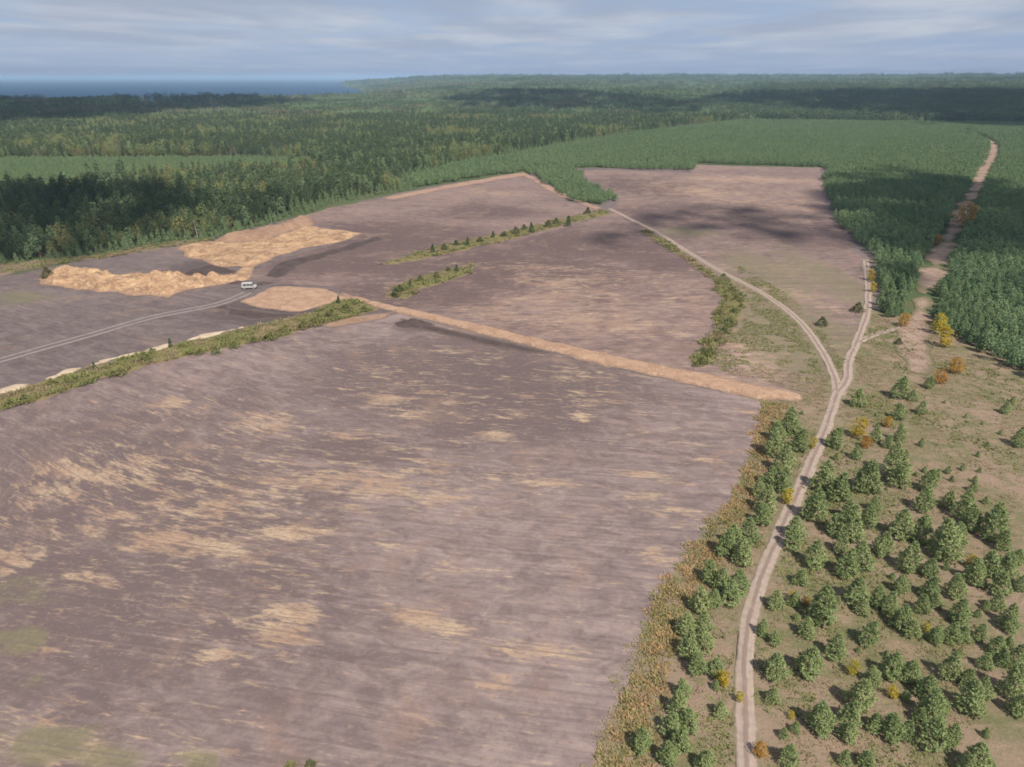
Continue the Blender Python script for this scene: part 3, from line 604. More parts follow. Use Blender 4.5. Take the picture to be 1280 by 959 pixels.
heath_l = [(700 + x / 2.003, 480 + y / 2.003, w / 2.003) for x, y, w in Z8]
def seat(px, py, w, aspect=1.25):
    """base of a plant whose crown shows centred at (px, py) and w pixels wide"""
    m = mpp(py); wid = w * m; hh = wid * aspect
    x, y = ground(px, py, hh * 0.45)
    return x, y, wid, hh
trees = []
rr = random.Random(8)
left = sorted([seat(*t) for t in heath_l], key=lambda t: t[1])
for i, (x, y, w, hh) in enumerate(left):
    me = rr.choice(PINES); s = w / 4.0
    plant('young_pine', me, x, y, s, 'young pine between the track and the big field, %s from the bottom edge' % ordn(i), 'pine tree', 'young pines on the heath', sz=rr.uniform(0.85, 1.1), z=0.1, rng=rr)
right = sorted([seat(*t) for t in heath], key=lambda t: t[1])
rows = [right[i:i + 11] for i in range(0, len(right), 11)]
for k, row in enumerate(rows):
    row = sorted(row, key=lambda t: t[0])
    for i, (x, y, w, hh) in enumerate(row):
        me = rr.choice(PINES); s = w / 4.0
        size = 'small' if w < 2.3 else 'broad' if w > 4.0 else 'bushy'
        plant('young_pine', me, x, y, s, '%s young pine right of the track, %s from it in the %s row up' % (size, ordn(i), ordn(k)), 'pine tree', 'young pines on the heath', sz=rr.uniform(0.85, 1.1), z=0.1, rng=rr)
SAP = []
rs_ = random.Random(21)
while len(SAP) < 52:
    px, py = rs_.uniform(880, 1270), rs_.uniform(500, 940)
    x, y = ground(px, py)
    if sd_poly(HEATH, np.array([x]), np.array([y]))[0] < 5 or d_line(TRACK, np.array([x]), np.array([y]))[0] < 3 or any((x - a) ** 2 + (y - b) ** 2 < (0.5 * w + 1.0) ** 2 for a, b, w, _ in left + right) or any((x - a) ** 2 + (y - b) ** 2 < 9 for a, b in SAP): continue
    SAP.append((x, y))
for i, (x, y) in enumerate(sorted(SAP, key=lambda t: t[1])):
    plant('pine_sapling', rr.choice(PINES), x, y, rr.uniform(0.22, 0.42), 'waist-high pine sapling in the open heath grass, %s upward from the bottom edge' % ordn(i), 'sapling', 'pine saplings on the heath', sz=rr.uniform(0.8, 1.05), z=0.08, rng=rr)
n_heath = len(left) + len(right)

BIRCH = [(1066, 836, 13, 'y', 'bright yellow birch sapling standing free among the pines near the bottom'), (1116, 866, 11, 'y', 'narrow yellow birch against the pines in the lower right corner'), (985, 622, 13, 'y', 'yellow birch at the left verge of the track'),
         (1073, 536, 17, 'y', 'low yellow birch just right of the track below the fork'), (1083, 554, 10, 'o', 'small orange birch just below the low yellow one near the fork'), (1183, 424, 15, 'y', 'golden birch standing at the foot of the ride'),
         (1173, 408, 14, 'y', 'pale yellow birch at the edge of the dense pines by the ride'), (1196, 458, 14, 'o', 'orange birch in the open heath below the golden one'), (1177, 472, 12, 'o', 'dull orange birch beside a small dark pine in the open heath'),
         (1208, 270, 20, 'o', 'golden orange birch on the bend of the ride between shaded pines'), (905, 850, 14, 'y', 'yellow-green birch sapling left of the track near the bottom'), (950, 938, 14, 'o', 'rusty orange bush touching the right rut at the bottom edge'),
         (1008, 752, 9, 'o', 'tiny orange sapling right of the track among green pines'), (1158, 786, 8, 'y', 'thin yellow sapling leaning against a pine in the lower right'), (1214, 703, 11, 'y', 'yellow sapling wedged between dark pines at the right'),
         (1090, 345, 9, 'y', 'yellow-green birch beside the straight track branch'), (1110, 528, 9, 'o', 'pale orange sapling in the middle of the heath'), (991, 745, 8, 'y', 'small yellow sapling near the track bend'), (1172, 300, 8, 'o', 'orange sapling on the left edge of the ride'),
         (990, 895, 7, 'y', 'tiny yellow sapling in dry grass right of the track'), (1016, 555, 9, 'y', 'slender yellow birch hugging the left verge below the fork'), (1092, 360, 8, 'y', 'yellow birch lower of the two beside the straight track branch'), (1130, 400, 12, 'o', 'orange shrub at the corner of the dense pines'), (924, 872, 9, 'y', 'olive-yellow tuft of birch at the left rut')]
for px, py, w, c, lab in BIRCH:
    x, y, wd, hh = seat(px, py, w, 1.5)
    plant('birch_sapling', rr.choice(YBIRCH if c == 'y' else OBIRCH), x, y, wd / 1.8, lab, 'birch', 'autumn birches', sz=rr.uniform(0.8, 1.0), z=0.1, rng=rr)

SPR = [(422, 373, 9, 'dark pointed spruce at the head of the causeway'), (571, 333, 9, 'dark spruce on the short grassy hump beside the causeway'), (584, 300, 9, 'pointed dark spruce midway along the diagonal ditch'), (665, 280, 12, 'dark bushy spruce on the diagonal ditch below the corner of the pines'),
       (711, 272, 12, 'last dark spruce at the far end of the diagonal ditch'), (616, 291, 8, 'thin spruce among the scrub of the diagonal ditch'), (541, 309, 9, 'low spruce near the lower end of the diagonal ditch'), (117, 455, 9, 'small dark spruce on the ditch beside the pale sand bank'),
       (212, 427, 10, 'spruce standing on the pale sand bank of the ditch'), (512, 352, 8, 'small spruce halfway along the grassy hump')]
for px, py, w, lab in SPR:
    x, y, wd, hh = seat(px, py, w, 1.9)
    plant('spruce', rr.choice(SPRUCES), x, y, wd / 4.8, lab, 'spruce', 'spruces along the ditches', sz=rr.uniform(0.9, 1.15), z=0.3, rng=rr)
BUSH = [(30, 497, 22), (62, 478, 20), (150, 463, 20), (182, 446, 22), (190, 438, 14), (224, 433, 12), (11, 503, 20), (142, 466, 16), (412, 390, 26), (397, 398, 26), (356, 411, 22), (337, 419, 20), (292, 430, 18), (270, 438, 16), (432, 384, 22), (380, 405, 20), (316, 424, 14), (250, 440, 14), (455, 385, 16), (90, 472, 14)]
for i, (px, py, w) in enumerate(sorted(BUSH)):
    x, y, wd, hh = seat(px, py, w, 0.7)
    plant('willow_bush', rr.choice(SHRUBS), x, y, wd / 4.0, 'low green bush along the near ditch, %s counting from the left edge' % ordn(i), 'bush', 'bushes along the near ditch', sz=rr.uniform(0.6, 0.85), z=0.4, crown_name='crown', rng=rr)
BUSHD = [(905, 345, 14), (915, 362, 14), (922, 372, 16), (918, 388, 16), (912, 400, 18), (905, 412, 16), (898, 425, 14), (888, 438, 16), (878, 450, 16), (900, 390, 14), (928, 382, 12), (885, 425, 12), (895, 360, 12), (870, 455, 12)]
for i, (px, py, w) in enumerate(sorted(BUSHD, key=lambda t: -t[1])):
    x, y, wd, hh = seat(px, py, w, 0.6)
    plant('willow_bush', rr.choice(SHRUBS), x, y, wd / 3.8, 'green bush in the curved scrub strip, %s upward from its lower end' % ordn(i), 'bush', 'bushes in the curved strip', sz=rr.uniform(0.5, 0.75), z=0.3, rng=rr)
BUSHB = [(500, 362, 10), (495, 367, 12), (525, 350, 9), (545, 345, 9), (560, 338, 8), (555, 310, 9), (600, 300, 9), (630, 293, 9), (645, 290, 10), (685, 281, 10), (695, 278, 8), (735, 265, 8), (655, 285, 8), (570, 305, 8)]
for i, (px, py, w) in enumerate(sorted(BUSHB)):
    x, y, wd, hh = seat(px, py, w, 0.8)
    plant('dark_bush', rr.choice(DBUSH), x, y, wd / 2.4, 'dark scrub bush on the ditches past the causeway, %s from the left' % ordn(i), 'bush', 'scrub between the far fields', sz=rr.uniform(0.7, 1.0), z=0.3, rng=rr)
for px, py, w, lab in [(1028, 402, 13, 'lone dark bush in the field left of the straight track branch'), (1072, 384, 14, 'dark pine bush at the left side of the straight track branch'), (388, 955, 14, 'dark bush cut by the bottom edge of the big field'), (363, 957, 12, 'olive bush cut by the bottom edge, left of the dark one'), (1124, 427, 9, 'small dark bush in the heath beside the pale spur'), (60, 342, 16, 'dark bushes at the left end of the rough sand working')]:
    x, y, wd, hh = seat(px, py, w, 0.9)
    plant('dark_bush', rr.choice(SHRUBS if 'olive' in lab else DBUSH), x, y, wd / 2.4, lab, 'bush', None, sz=0.9, rng=rr)

# ------------------------------------------------------------------ scatter of what nobody could count
def joined(name, h, r, n, per, size, prof, seed, leaf, bark, lo, tr, upward=0.4, trunk=True):
    V, F = crown(h, r, n, per, size, prof, seed, lo, upward); V = list(V); nf = len(F); mi = [0] * nf
    if trunk:
        b = len(V); V2, F2 = stem(h * 0.9, tr, tr * 0.25, seed, 4); V += V2; F = F + [tuple(q + b for q in f) for f in F2]; mi += [1] * len(F2)
    o = bpy.data.objects.new(name, mesh_of(name, V, F, [leaf, bark], midx=mi)); return o
def clump(name, seed, mats, hs, spread=11, n=9):
    """a handful of trees, for woods too far off to tell trees apart"""
    rng = np.random.default_rng(seed); V = []; F = []; mi = []
    for k in range(n):
        h = rng.uniform(*hs); v, f = crown(h, h * 0.17 + 0.6, 26, 2, h * 0.13 + 0.5, P_TALL, seed * 50 + k, 0.2, 0.2)
        v = v + np.array([*rng.uniform(-spread, spread, 2), 0]); b = len(V); V += list(v); F += [tuple(q + b for q in e) for e in f]; mi += [int(rng.integers(len(mats)))] * len(f)
    return bpy.data.objects.new(name, mesh_of(name, V, F, mats, midx=mi))
def collection(name, objs):
    c = bpy.data.collections.new(name)
    for i, o in enumerate(objs): o.name = '%s_%02d' % (name, i); c.objects.link(o)
    return c
def scatter(name, P, var, scl, coll, label, seed=1, zoff=0.0):
    P = np.asarray(P, float); n = len(P); rng = np.random.default_rng(seed)
    Z = terrain(P[:, 0], P[:, 1]) + zoff
    me = bpy.data.meshes.new(name); me.vertices.add(n); me.vertices.foreach_set('co', np.c_[P, Z].astype(np.float32).ravel())
    a = me.attributes.new('var', 'INT', 'POINT'); a.data.foreach_set('value', np.asarray(var, np.int32))
    s = np.asarray(scl, float); S = s if s.ndim == 2 else np.c_[s, s, s * rng.uniform(0.85, 1.18, n)]
    a = me.attributes.new('scl', 'FLOAT_VECTOR', 'POINT'); a.data.foreach_set('vector', S.astype(np.float32).ravel())
    R = np.c_[rng.normal(size=(n, 2)) * 0.05, rng.uniform(0, 6.28, n)]
    a = me.attributes.new('rot', 'FLOAT_VECTOR', 'POINT'); a.data.foreach_set('vector', R.astype(np.float32).ravel())
    o = obj(name, me); tag(o, label, None, None, 'stuff')
    nt = bpy.data.node_groups.new(name, 'GeometryNodeTree')
    nt.interface.new_socket('Geometry', in_out='INPUT', socket_type='NodeSocketGeometry'); nt.interface.new_socket('Geometry', in_out='OUTPUT', socket_type='NodeSocketGeometry')
    N = nt.nodes.new; L = nt.links.new
    gi, go, ip, ci = N('NodeGroupInput'), N('NodeGroupOutput'), N('GeometryNodeInstanceOnPoints'), N('GeometryNodeCollectionInfo')
    ci.inputs[0].default_value = coll; ci.inputs['Separate Children'].default_value = True; ci.inputs['Reset Children'].default_value = True
    def na_(nm, t):
        q = N('GeometryNodeInputNamedAttribute'); q.data_type = t; q.inputs[0].default_value = nm; return q.outputs[0]
    er = N('FunctionNodeEulerToRotation'); L(na_('rot', 'FLOAT_VECTOR'), er.inputs[0])
    L(gi.outputs[0], ip.inputs['Points']); L(ci.outputs[0], ip.inputs['Instance']); ip.inputs['Pick Instance'].default_value = True
    L(na_('var', 'INT'), ip.inputs['Instance Index']); L(er.outputs[0], ip.inputs['Rotation']); L(na_('scl', 'FLOAT_VECTOR'), ip.inputs['Scale']); L(ip.outputs[0], go.inputs[0])
    for m in coll.objects[0].data.materials: me.materials.append(m)
    md = o.modifiers.new('scatter', 'NODES'); md.node_group = nt
    return o
def jgrid(box, sp, seed, jit=0.85):
    rng = np.random.default_rng(seed); x0, y0, x1, y1 = box
    X, Y = np.meshgrid(np.arange(x0, x1, sp), np.arange(y0, y1, sp)); X = X.ravel() + rng.uniform(-.5, .5, X.size) * sp * jit; Y = Y.ravel() + rng.uniform(-.5, .5, Y.size) * sp * jit
    return X, Y, rng
def in_view(x, y, margin=60):
    return (y > 20) & (np.abs(x) < 0.80 * y + margin)

C_PLANT = collection('plantation_tree', [joined('t', 5.6, 1.65, 120, 3, 0.75, P_PINE, 500 + k, M_PINEP, M_BARK, 0.26, 0.1) for k in range(5)])
C_MATURE = collection('forest_tree', [joined('t', 13, 2.3, 130, 3, 1.05, P_TALL, 520, M_DARK, M_BARK, 0.25, 0.17), joined('t', 14, 2.0, 130, 3, 1.0, P_TALL, 521, M_DARK, M_BARK, 0.3, 0.17),
                                      joined('t', 12, 2.2, 130, 3, 1.0, P_TALL, 522, M_PINEP, M_BARK, 0.3, 0.16), joined('t', 12, 1.9, 130, 3, 0.9, P_CONE, 523, M_DARK, M_BARK, 0.05, 0.16, 0.0),
                                      joined('t', 11, 2.4, 130, 3, 0.9, P_ROUND, 524, M_MIX, M_BARK, 0.3, 0.14), joined('t', 10, 1.6, 60, 3, 0.8, P_TALL, 525, M_GREYTREE, M_BIRCHBARK, 0.3, 0.12),
                                      joined('t', 10, 2.0, 130, 3, 0.9, P_PINE, 526, M_PINEP, M_BARK, 0.15, 0.14)])
C_FAR = collection('far_clump', [clump('c', 1, [M_DARK, M_DARK, M_PINEP], (9, 16)), clump('c', 2, [M_DARK, M_MIX, M_PINEP], (8, 15)), clump('c', 3, [M_PINEP], (6, 9)), clump('c', 4, [M_MIX, M_GREYTREE, M_DARK], (7, 13)), clump('c', 5, [M_DARK], (11, 17)), clump('c', 6, [M_PINEP, M_MIX], (5, 8))])

# young plantation: the trees that show largest are single trees, the rest one stand
X, Y, rng = jgrid((-120, 180, 1100, 1450), 2.7, 41)
keep = in_view(X, Y); X, Y = X[keep], Y[keep]
sd = sd_poly(YOUNG, X, Y)
ride_d = d_line(RW, X, Y); tr_d = d_line(TRACK_R, X, Y)
ride_w = 4.0 + 5.0 * (vnoise(X, Y, 14, 44) - 0.25)
dens = np.where(np.hypot(X, Y) > 900, 0.62, 0.86) * np.where(vnoise(X, Y, 40, 46) < 0.30, 0.55, 1.0)
keep = (sd + 14 * (vnoise(X, Y, 20, 42) - 0.5) > 0) & (ride_d > ride_w) & (tr_d > 3.5) & (rng.random(len(X)) < dens)
X, Y = X[keep], Y[keep]
age = 0.75 + 0.5 * vnoise(X, Y, 120, 47) ; sc = age * rng.uniform(0.75, 1.2, len(X)) * 0.84
size = sc / np.hypot(X, Y); size[(Y < 100)] = 0
vis = np.abs(X) < 0.74 * Y
order = np.argsort(-size * vis)
n_ind = max(0, 290 - n_heath)
for i in order[:n_ind]:
    plant('young_pine', rr.choice(PLPINES), float(X[i]), float(Y[i]), float(sc[i]) * 0.95, 'young green pine on the near side of the dense plantation at the right edge', 'pine tree', 'near pines of the dense plantation', sz=rr.uniform(0.85, 1.1), rng=rr)
rest = order[n_ind:]
scatter('pine_plantation', np.c_[X[rest], Y[rest]], rng.integers(0, 5, len(rest)), sc[rest], C_PLANT, 'dense even stand of young green pines around the far peat fields', 2)

# tall mixed forest on the left with its young clearing
X, Y, rng = jgrid((-1350, 180, 520, 1500), 3.9, 51)
keep = in_view(X, Y); X, Y = X[keep], Y[keep]
sd = sd_poly(MATURE, X, Y); cl = sd_poly(CLEAR, X, Y) + 10 * (vnoise(X, Y, 30, 52) - 0.5)
keep = (sd + 3 + 10 * (vnoise(X, Y, 18, 53) - 0.5) > 0) & (cl < 0) & (rng.random(len(X)) < np.where(vnoise(X, Y, 55, 54) < 0.33, 0.5, 0.92))
X, Y, sd = X[keep], Y[keep], sd[keep]
sp = vnoise(X, Y, 70, 55); r1 = rng.random(len(X)); sp2 = vnoise(X, Y, 160, 56)
var = np.where(r1 < 0.36, 0, np.where(r1 < 0.62, 1, np.where(r1 < 0.84, 2, 3)))
var = np.where((sp > 0.56) & (r1 < 0.55), 4, var); var = np.where((sp2 > 0.62) & (r1 > 0.6), 5, var); var = np.where(sd < 8, 6, var)
one = np.zeros(len(X))
brown = blobs([(230, 180, 90, 10, 1), (60, 182, 50, 8, .8), (330, 222, 90, 8, .9), (400, 150, 80, 5, 1), (560, 170, 60, 6, .8), (150, 190, 50, 6, .9)])(X, Y, one); darkz = blobs([(280, 186, 120, 7, 1), (450, 190, 70, 8, .8), (120, 270, 200, 25, .8), (330, 250, 80, 12, .7)])(X, Y, one)
r2 = rng.random(len(X)); var = np.where(r2 < brown * 0.75, rng.integers(4, 6, len(X)), var); var = np.where((r2 > 1 - 0.85 * darkz) & (sd > 8), rng.integers(0, 2, len(X)), var)
sc = (0.7 + 0.6 * vnoise(X, Y, 60, 57)) * rng.uniform(0.55, 1.25, len(X)); sc = np.where(sd < 8, sc * (0.5 + 0.03 * sd), sc)
scatter('tall_forest', np.c_[X, Y], var, sc, C_MATURE, 'tall dark mixed forest behind the sand workings', 3)
X, Y, rng = jgrid((-900, 350, 300, 900), 3.2, 61)
keep = in_view(X, Y) & (sd_poly(CLEAR, X, Y) + 10 * (vnoise(X, Y, 30, 52) - 0.5) > 1.5) & (rng.random(len(X)) < 0.85); X, Y = X[keep], Y[keep]
scatter('young_stand', np.c_[X, Y], rng.integers(0, 5, len(X)), 0.62 * rng.uniform(0.7, 1.2, len(X)), C_PLANT, 'low bright green stand of saplings inside the tall forest', 4)
# woods towards the horizon
def far_band(name, r0, r1, sp, lab, seed, s):
    X, Y, rng = jgrid((-0.85 * r1, r0 * 0.6, 0.85 * r1, r1), sp, seed)
    r = np.hypot(X, Y); az = np.degrees(np.arctan2(X, Y))
    keep = in_view(X, Y, 150) & (r > r0) & (r < r1)
    keep &= (sd_poly(MATURE, X, Y) < -4) & (sd_poly(YOUNG, X, Y) < -4)
    keep &= (terrain(X, Y) > -13)
    gap = vnoise(X, Y, 420, 71); keep &= ~((gap > 0.66) & (rng.random(len(X)) < 0.8))
    X, Y, r, gap = X[keep], Y[keep], r[keep], gap[keep]
    z = vnoise(X, Y, 330, 72); r1_ = rng.random(len(X))
    var = np.where(z < 0.34, 4, np.where(z < 0.42, 0, np.where(z < 0.52, 1, np.where(z < 0.60, 3, np.where(z < 0.68, 2, 5)))))
    dk = sst(np.degrees(np.arctan2(X, Y)), 14, 22) * (1 - sst(r, 3000, 4500)); var = np.where(rng.random(len(X)) < dk * 0.85, 4, var)  # darkest clumps chosen here to deepen the cloud shade on the right
    var = np.where(r1_ < 0.2, rng.integers(0, 6, len(X)), var)
    scatter(name, np.c_[X, Y], var, s * rng.uniform(0.8, 1.25, len(X)), C_FAR, lab, seed)
far_band('distant_forest', 1150, 2600, 13.0, 'patchwork of mixed woods beyond the plantation', 81, 1.0)
far_band('horizon_forest', 2600, 6500, 27.0, 'wooded rise along the horizon', 82, 1.5)
far_band('horizon_forest', 6500, 11500, 60.0, 'farthest woods merging into the skyline', 83, 2.6)

# ground cover: bracken along the field edge, grass tufts on the heath and the ditches
def tuft(seed, r, n, ln, mat_, up):
    rng = np.random.default_rng(seed); V = []; F = []
    for k in range(n):
        a = rng.uniform(0, 6.28); q = r * math.sqrt(rng.random()); c = np.array([q * math.cos(a), q * math.sin(a), -0.03])
        blade(V, F, c, np.array([math.cos(a) * 0.7, math.sin(a) * 0.7, up]) + rng.normal(size=3) * 0.4, ln * rng.uniform(.6, 1.3), ln * 0.42, rng, np.array([math.cos(a) * 0.4, math.sin(a) * 0.4, 1.0]))
    return bpy.data.objects.new('tuft', mesh_of('tuft', V, F, mat_))
C_BRACKEN = collection('bracken_tuft', [tuft(600 + k, 0.8, 44, 0.5, M_BRACKEN, 0.5) for k in range(3)])
C_TUFT = collection('grass_tuft', [tuft(610 + k, 0.6, 26, 0.42, M_TUFT, 0.7) for k in range(3)] + [tuft(613, 0.8, 30, 0.5, M_OLIVE, 0.8)])
EDGE_R = G_([(700, 1100), (735, 965), (752, 915), (788, 850), (798, 790), (826, 735), (862, 685), (912, 625), (937, 560), (955, 503), (985, 505), (975, 540), (955, 600), (930, 650), (895, 700), (860, 760), (840, 830), (820, 900), (815, 965), (790, 1100)])
X, Y, rng = jgrid((-10, 40, 110, 180), 0.95, 91)
keep = (sd_poly(EDGE_R, X, Y) + 5 * (vnoise(X, Y, 7, 92) - 0.45) > 0) & (rng.random(len(X)) < 0.30 + 0.65 * sst(vnoise(X, Y, 4, 90), 0.35, 0.6)); X, Y = X[keep], Y[keep]
scatter('bracken', np.c_[X, Y], rng.integers(0, 3, len(X)), rng.uniform(0.45, 1.4, len(X)), C_BRACKEN, 'rusty orange bracken and brush along the right edge of the big field', 5, 0.05)
X, Y, rng = jgrid((0, 40, 260, 290), 1.25, 95)
cl = vnoise(X, Y, 7, 97); dt = np.minimum(d_line(TRACK, X, Y), np.minimum(d_line(TRACK_R, X, Y), d_line(TRACK_L, X, Y)))
keep = (sd_poly(HEATH, X, Y) > 1) & in_view(X, Y, 10) & (dt > 1.9) & (rng.random(len(X)) < 0.35 + 0.6 * sst(cl, 0.38, 0.6)); X, Y = X[keep], Y[keep]
FORK = G_([(925, 335), (985, 370), (1035, 425), (1046, 465), (1020, 490), (985, 490), (915, 470), (900, 440), (935, 385)])
X2, Y2, rng2 = jgrid((40, 160, 130, 330), 1.4, 96)
k2 = (sd_poly(FORK, X2, Y2) + 10 * (vnoise(X2, Y2, 12, 94) - 0.5) > 0) & (d_line(TRACK_L, X2, Y2) > 2.2) & (vnoise(X2, Y2, 8, 93) > 0.42)
X = np.r_[X, X2[k2]]; Y = np.r_[Y, Y2[k2]]
scatter('grass', np.c_[X, Y], np.where(vnoise(X, Y, 18, 98) > 0.5, rng.integers(0, 3, len(X)), 3), np.c_[rng.uniform(0.7, 1.4, (len(X), 2)), rng.uniform(0.35, 0.8, len(X))], C_TUFT, 'dry tufted grass and heather covering the open heath', 6, 0.08)
pts = []
for P in (STRIP_A, STRIP_B, STRIP_C, STRIP_D, EDGE_L):
    lo, hi = P.min(0), P.max(0); X, Y, rng = jgrid((lo[0], lo[1], hi[0], hi[1]), 1.3, 99)
    k = (sd_poly(P, X, Y) + 4 * (vnoise(X, Y, 7, 34) - 0.5) > 0.2) & in_view(X, Y, 20) & (rng.random(len(X)) < (0.7 if P is STRIP_A or P is STRIP_D else 0.45)); pts.append(np.c_[X[k], Y[k]])
pts = np.vstack(pts); rng = np.random.default_rng(7)
C_DITCH = collection('ditch_tuft', [tuft(620, 0.8, 30, 0.6, M_OLIVE, 0.9), tuft(621, 0.8, 30, 0.55, M_OLIVE, 0.9), tuft(622, 0.7, 28, 0.55, M_TUFT, 0.9)])
scatter('ditch_grass', pts, np.where(vnoise(pts[:, 0], pts[:, 1], 6, 36) + 0.3 * rng.random(len(pts)) < 0.68, rng.integers(0, 2, len(pts)), 2), rng.uniform(0.6, 1.9, len(pts)) * (0.5 + vnoise(pts[:, 0], pts[:, 1], 5, 35)), C_DITCH, 'tall green weeds filling the ditches between the fields', 8, 0.35)

# ------------------------------------------------------------------ peat heap and parked van
def heap(name, x, y, rx, ry, h, rz, m, label):
    V = [(0, 0, h)]; F = []; n = 22; rngs = 7
    for k in range(1, rngs + 1):
        t = k / rngs
        for i in range(n):
            a = 2 * math.pi * i / n; q = 1 + 0.18 * math.sin(2 * a + 1) + 0.1 * math.sin(5 * a) + random.uniform(-.05, .05)
            V.append((rx * t * q * math.cos(a), ry * t * q * math.sin(a), h * (1 - t) ** 1.15 * (1 + 0.25 * random.uniform(-1, 1)) - 0.1 * (k == rngs)))
    for i in range(n): F.append((0, 1 + i, 1 + (i + 1) % n))
    for k in range(rngs - 1):
        for i in range(n):
            a = 1 + k * n + i; b = 1 + k * n + (i + 1) % n; F.append((a, a + n, b + n, b))
    return tag(obj(name, mesh_of(name, V, F, m, {'edge': np.full(len(V), 9.0)}, smooth=True), loc=(x, y, 0.08), rz=rz), label, 'heap')
hx, hy = ground(517, 406)
heap('peat_heap', hx, hy, 6.2, 4.4, 2.2, -0.2, M_PEATX, 'dark peat heap tipped beside the causeway')

for px, py, w, lab in ((297, 354, 3.2, 'dark peat heap left of the parked van'), (330, 355, 3.0, 'low dark heap right of the parked van')):
    hx, hy = ground(px, py); heap('peat_heap', hx, hy, w, w * 0.7, 1.0, 0.3, M_PEATX, lab)
SH = [(80, 349, 'leftmost'), (104, 348, 'second'), (126, 353, 'third'), (150, 355, 'fourth'), (172, 352, 'fifth'), (196, 356, 'sixth'), (222, 353, 'rightmost')]
for px, py, lab in SH:
    hx, hy = ground(px, py); heap('sand_heap', hx, hy, random.uniform(2.6, 5.0), random.uniform(2.0, 3.6), random.uniform(1.0, 2.2), random.uniform(0, 3), M_SANDPIT, 'tipped orange sand heap in the rough working, %s of the row' % lab)
M_VAN = m_plain('van_paint', (0.40, 0.395, 0.38), 0.6, 0.3)
M_GLASS = m_plain('van_glass', (0.02, 0.025, 0.03), 0.08, 0.6)
M_RUBBER = m_plain('tyre_rubber', (0.03, 0.03, 0.03), 0.9, 0.2)
M_STEEL = m_plain('wheel_steel', (0.45, 0.45, 0.47), 0.4, 0.5)
M_LAMP = m_plain('lamp_lens', (0.75, 0.75, 0.70), 0.15, 0.5)
M_TAIL = m_plain('tail_lens', (0.45, 0.03, 0.02), 0.2, 0.5)
M_BUMPER = m_plain('bumper_plastic', (0.08, 0.08, 0.085), 0.7, 0.3)
def box_mesh(name, s, m, bev=0.0):
    import bmesh
    bm = bmesh.new(); bmesh.ops.create_cube(bm, size=1.0); bmesh.ops.scale(bm, vec=s, verts=bm.verts)
    if bev: bmesh.ops.bevel(bm, geom=bm.edges[:], offset=bev, segments=2, affect='EDGES')
    me = bpy.data.meshes.new(name); bm.to_mesh(me); bm.free(); me.materials.append(m); return me
def cyl_mesh(name, r, w, m, n=20):
    V = []; F = []
    for s in (-1, 1):
        for i in range(n): V.append((r * math.cos(2 * math.pi * i / n), s * w / 2, r * math.sin(2 * math.pi * i / n)))
    F = [(i, (i + 1) % n, n + (i + 1) % n, n + i) for i in range(n)] + [tuple(range(n))[::-1], tuple(range(n, 2 * n))]
    return mesh_of(name, V, F, m)
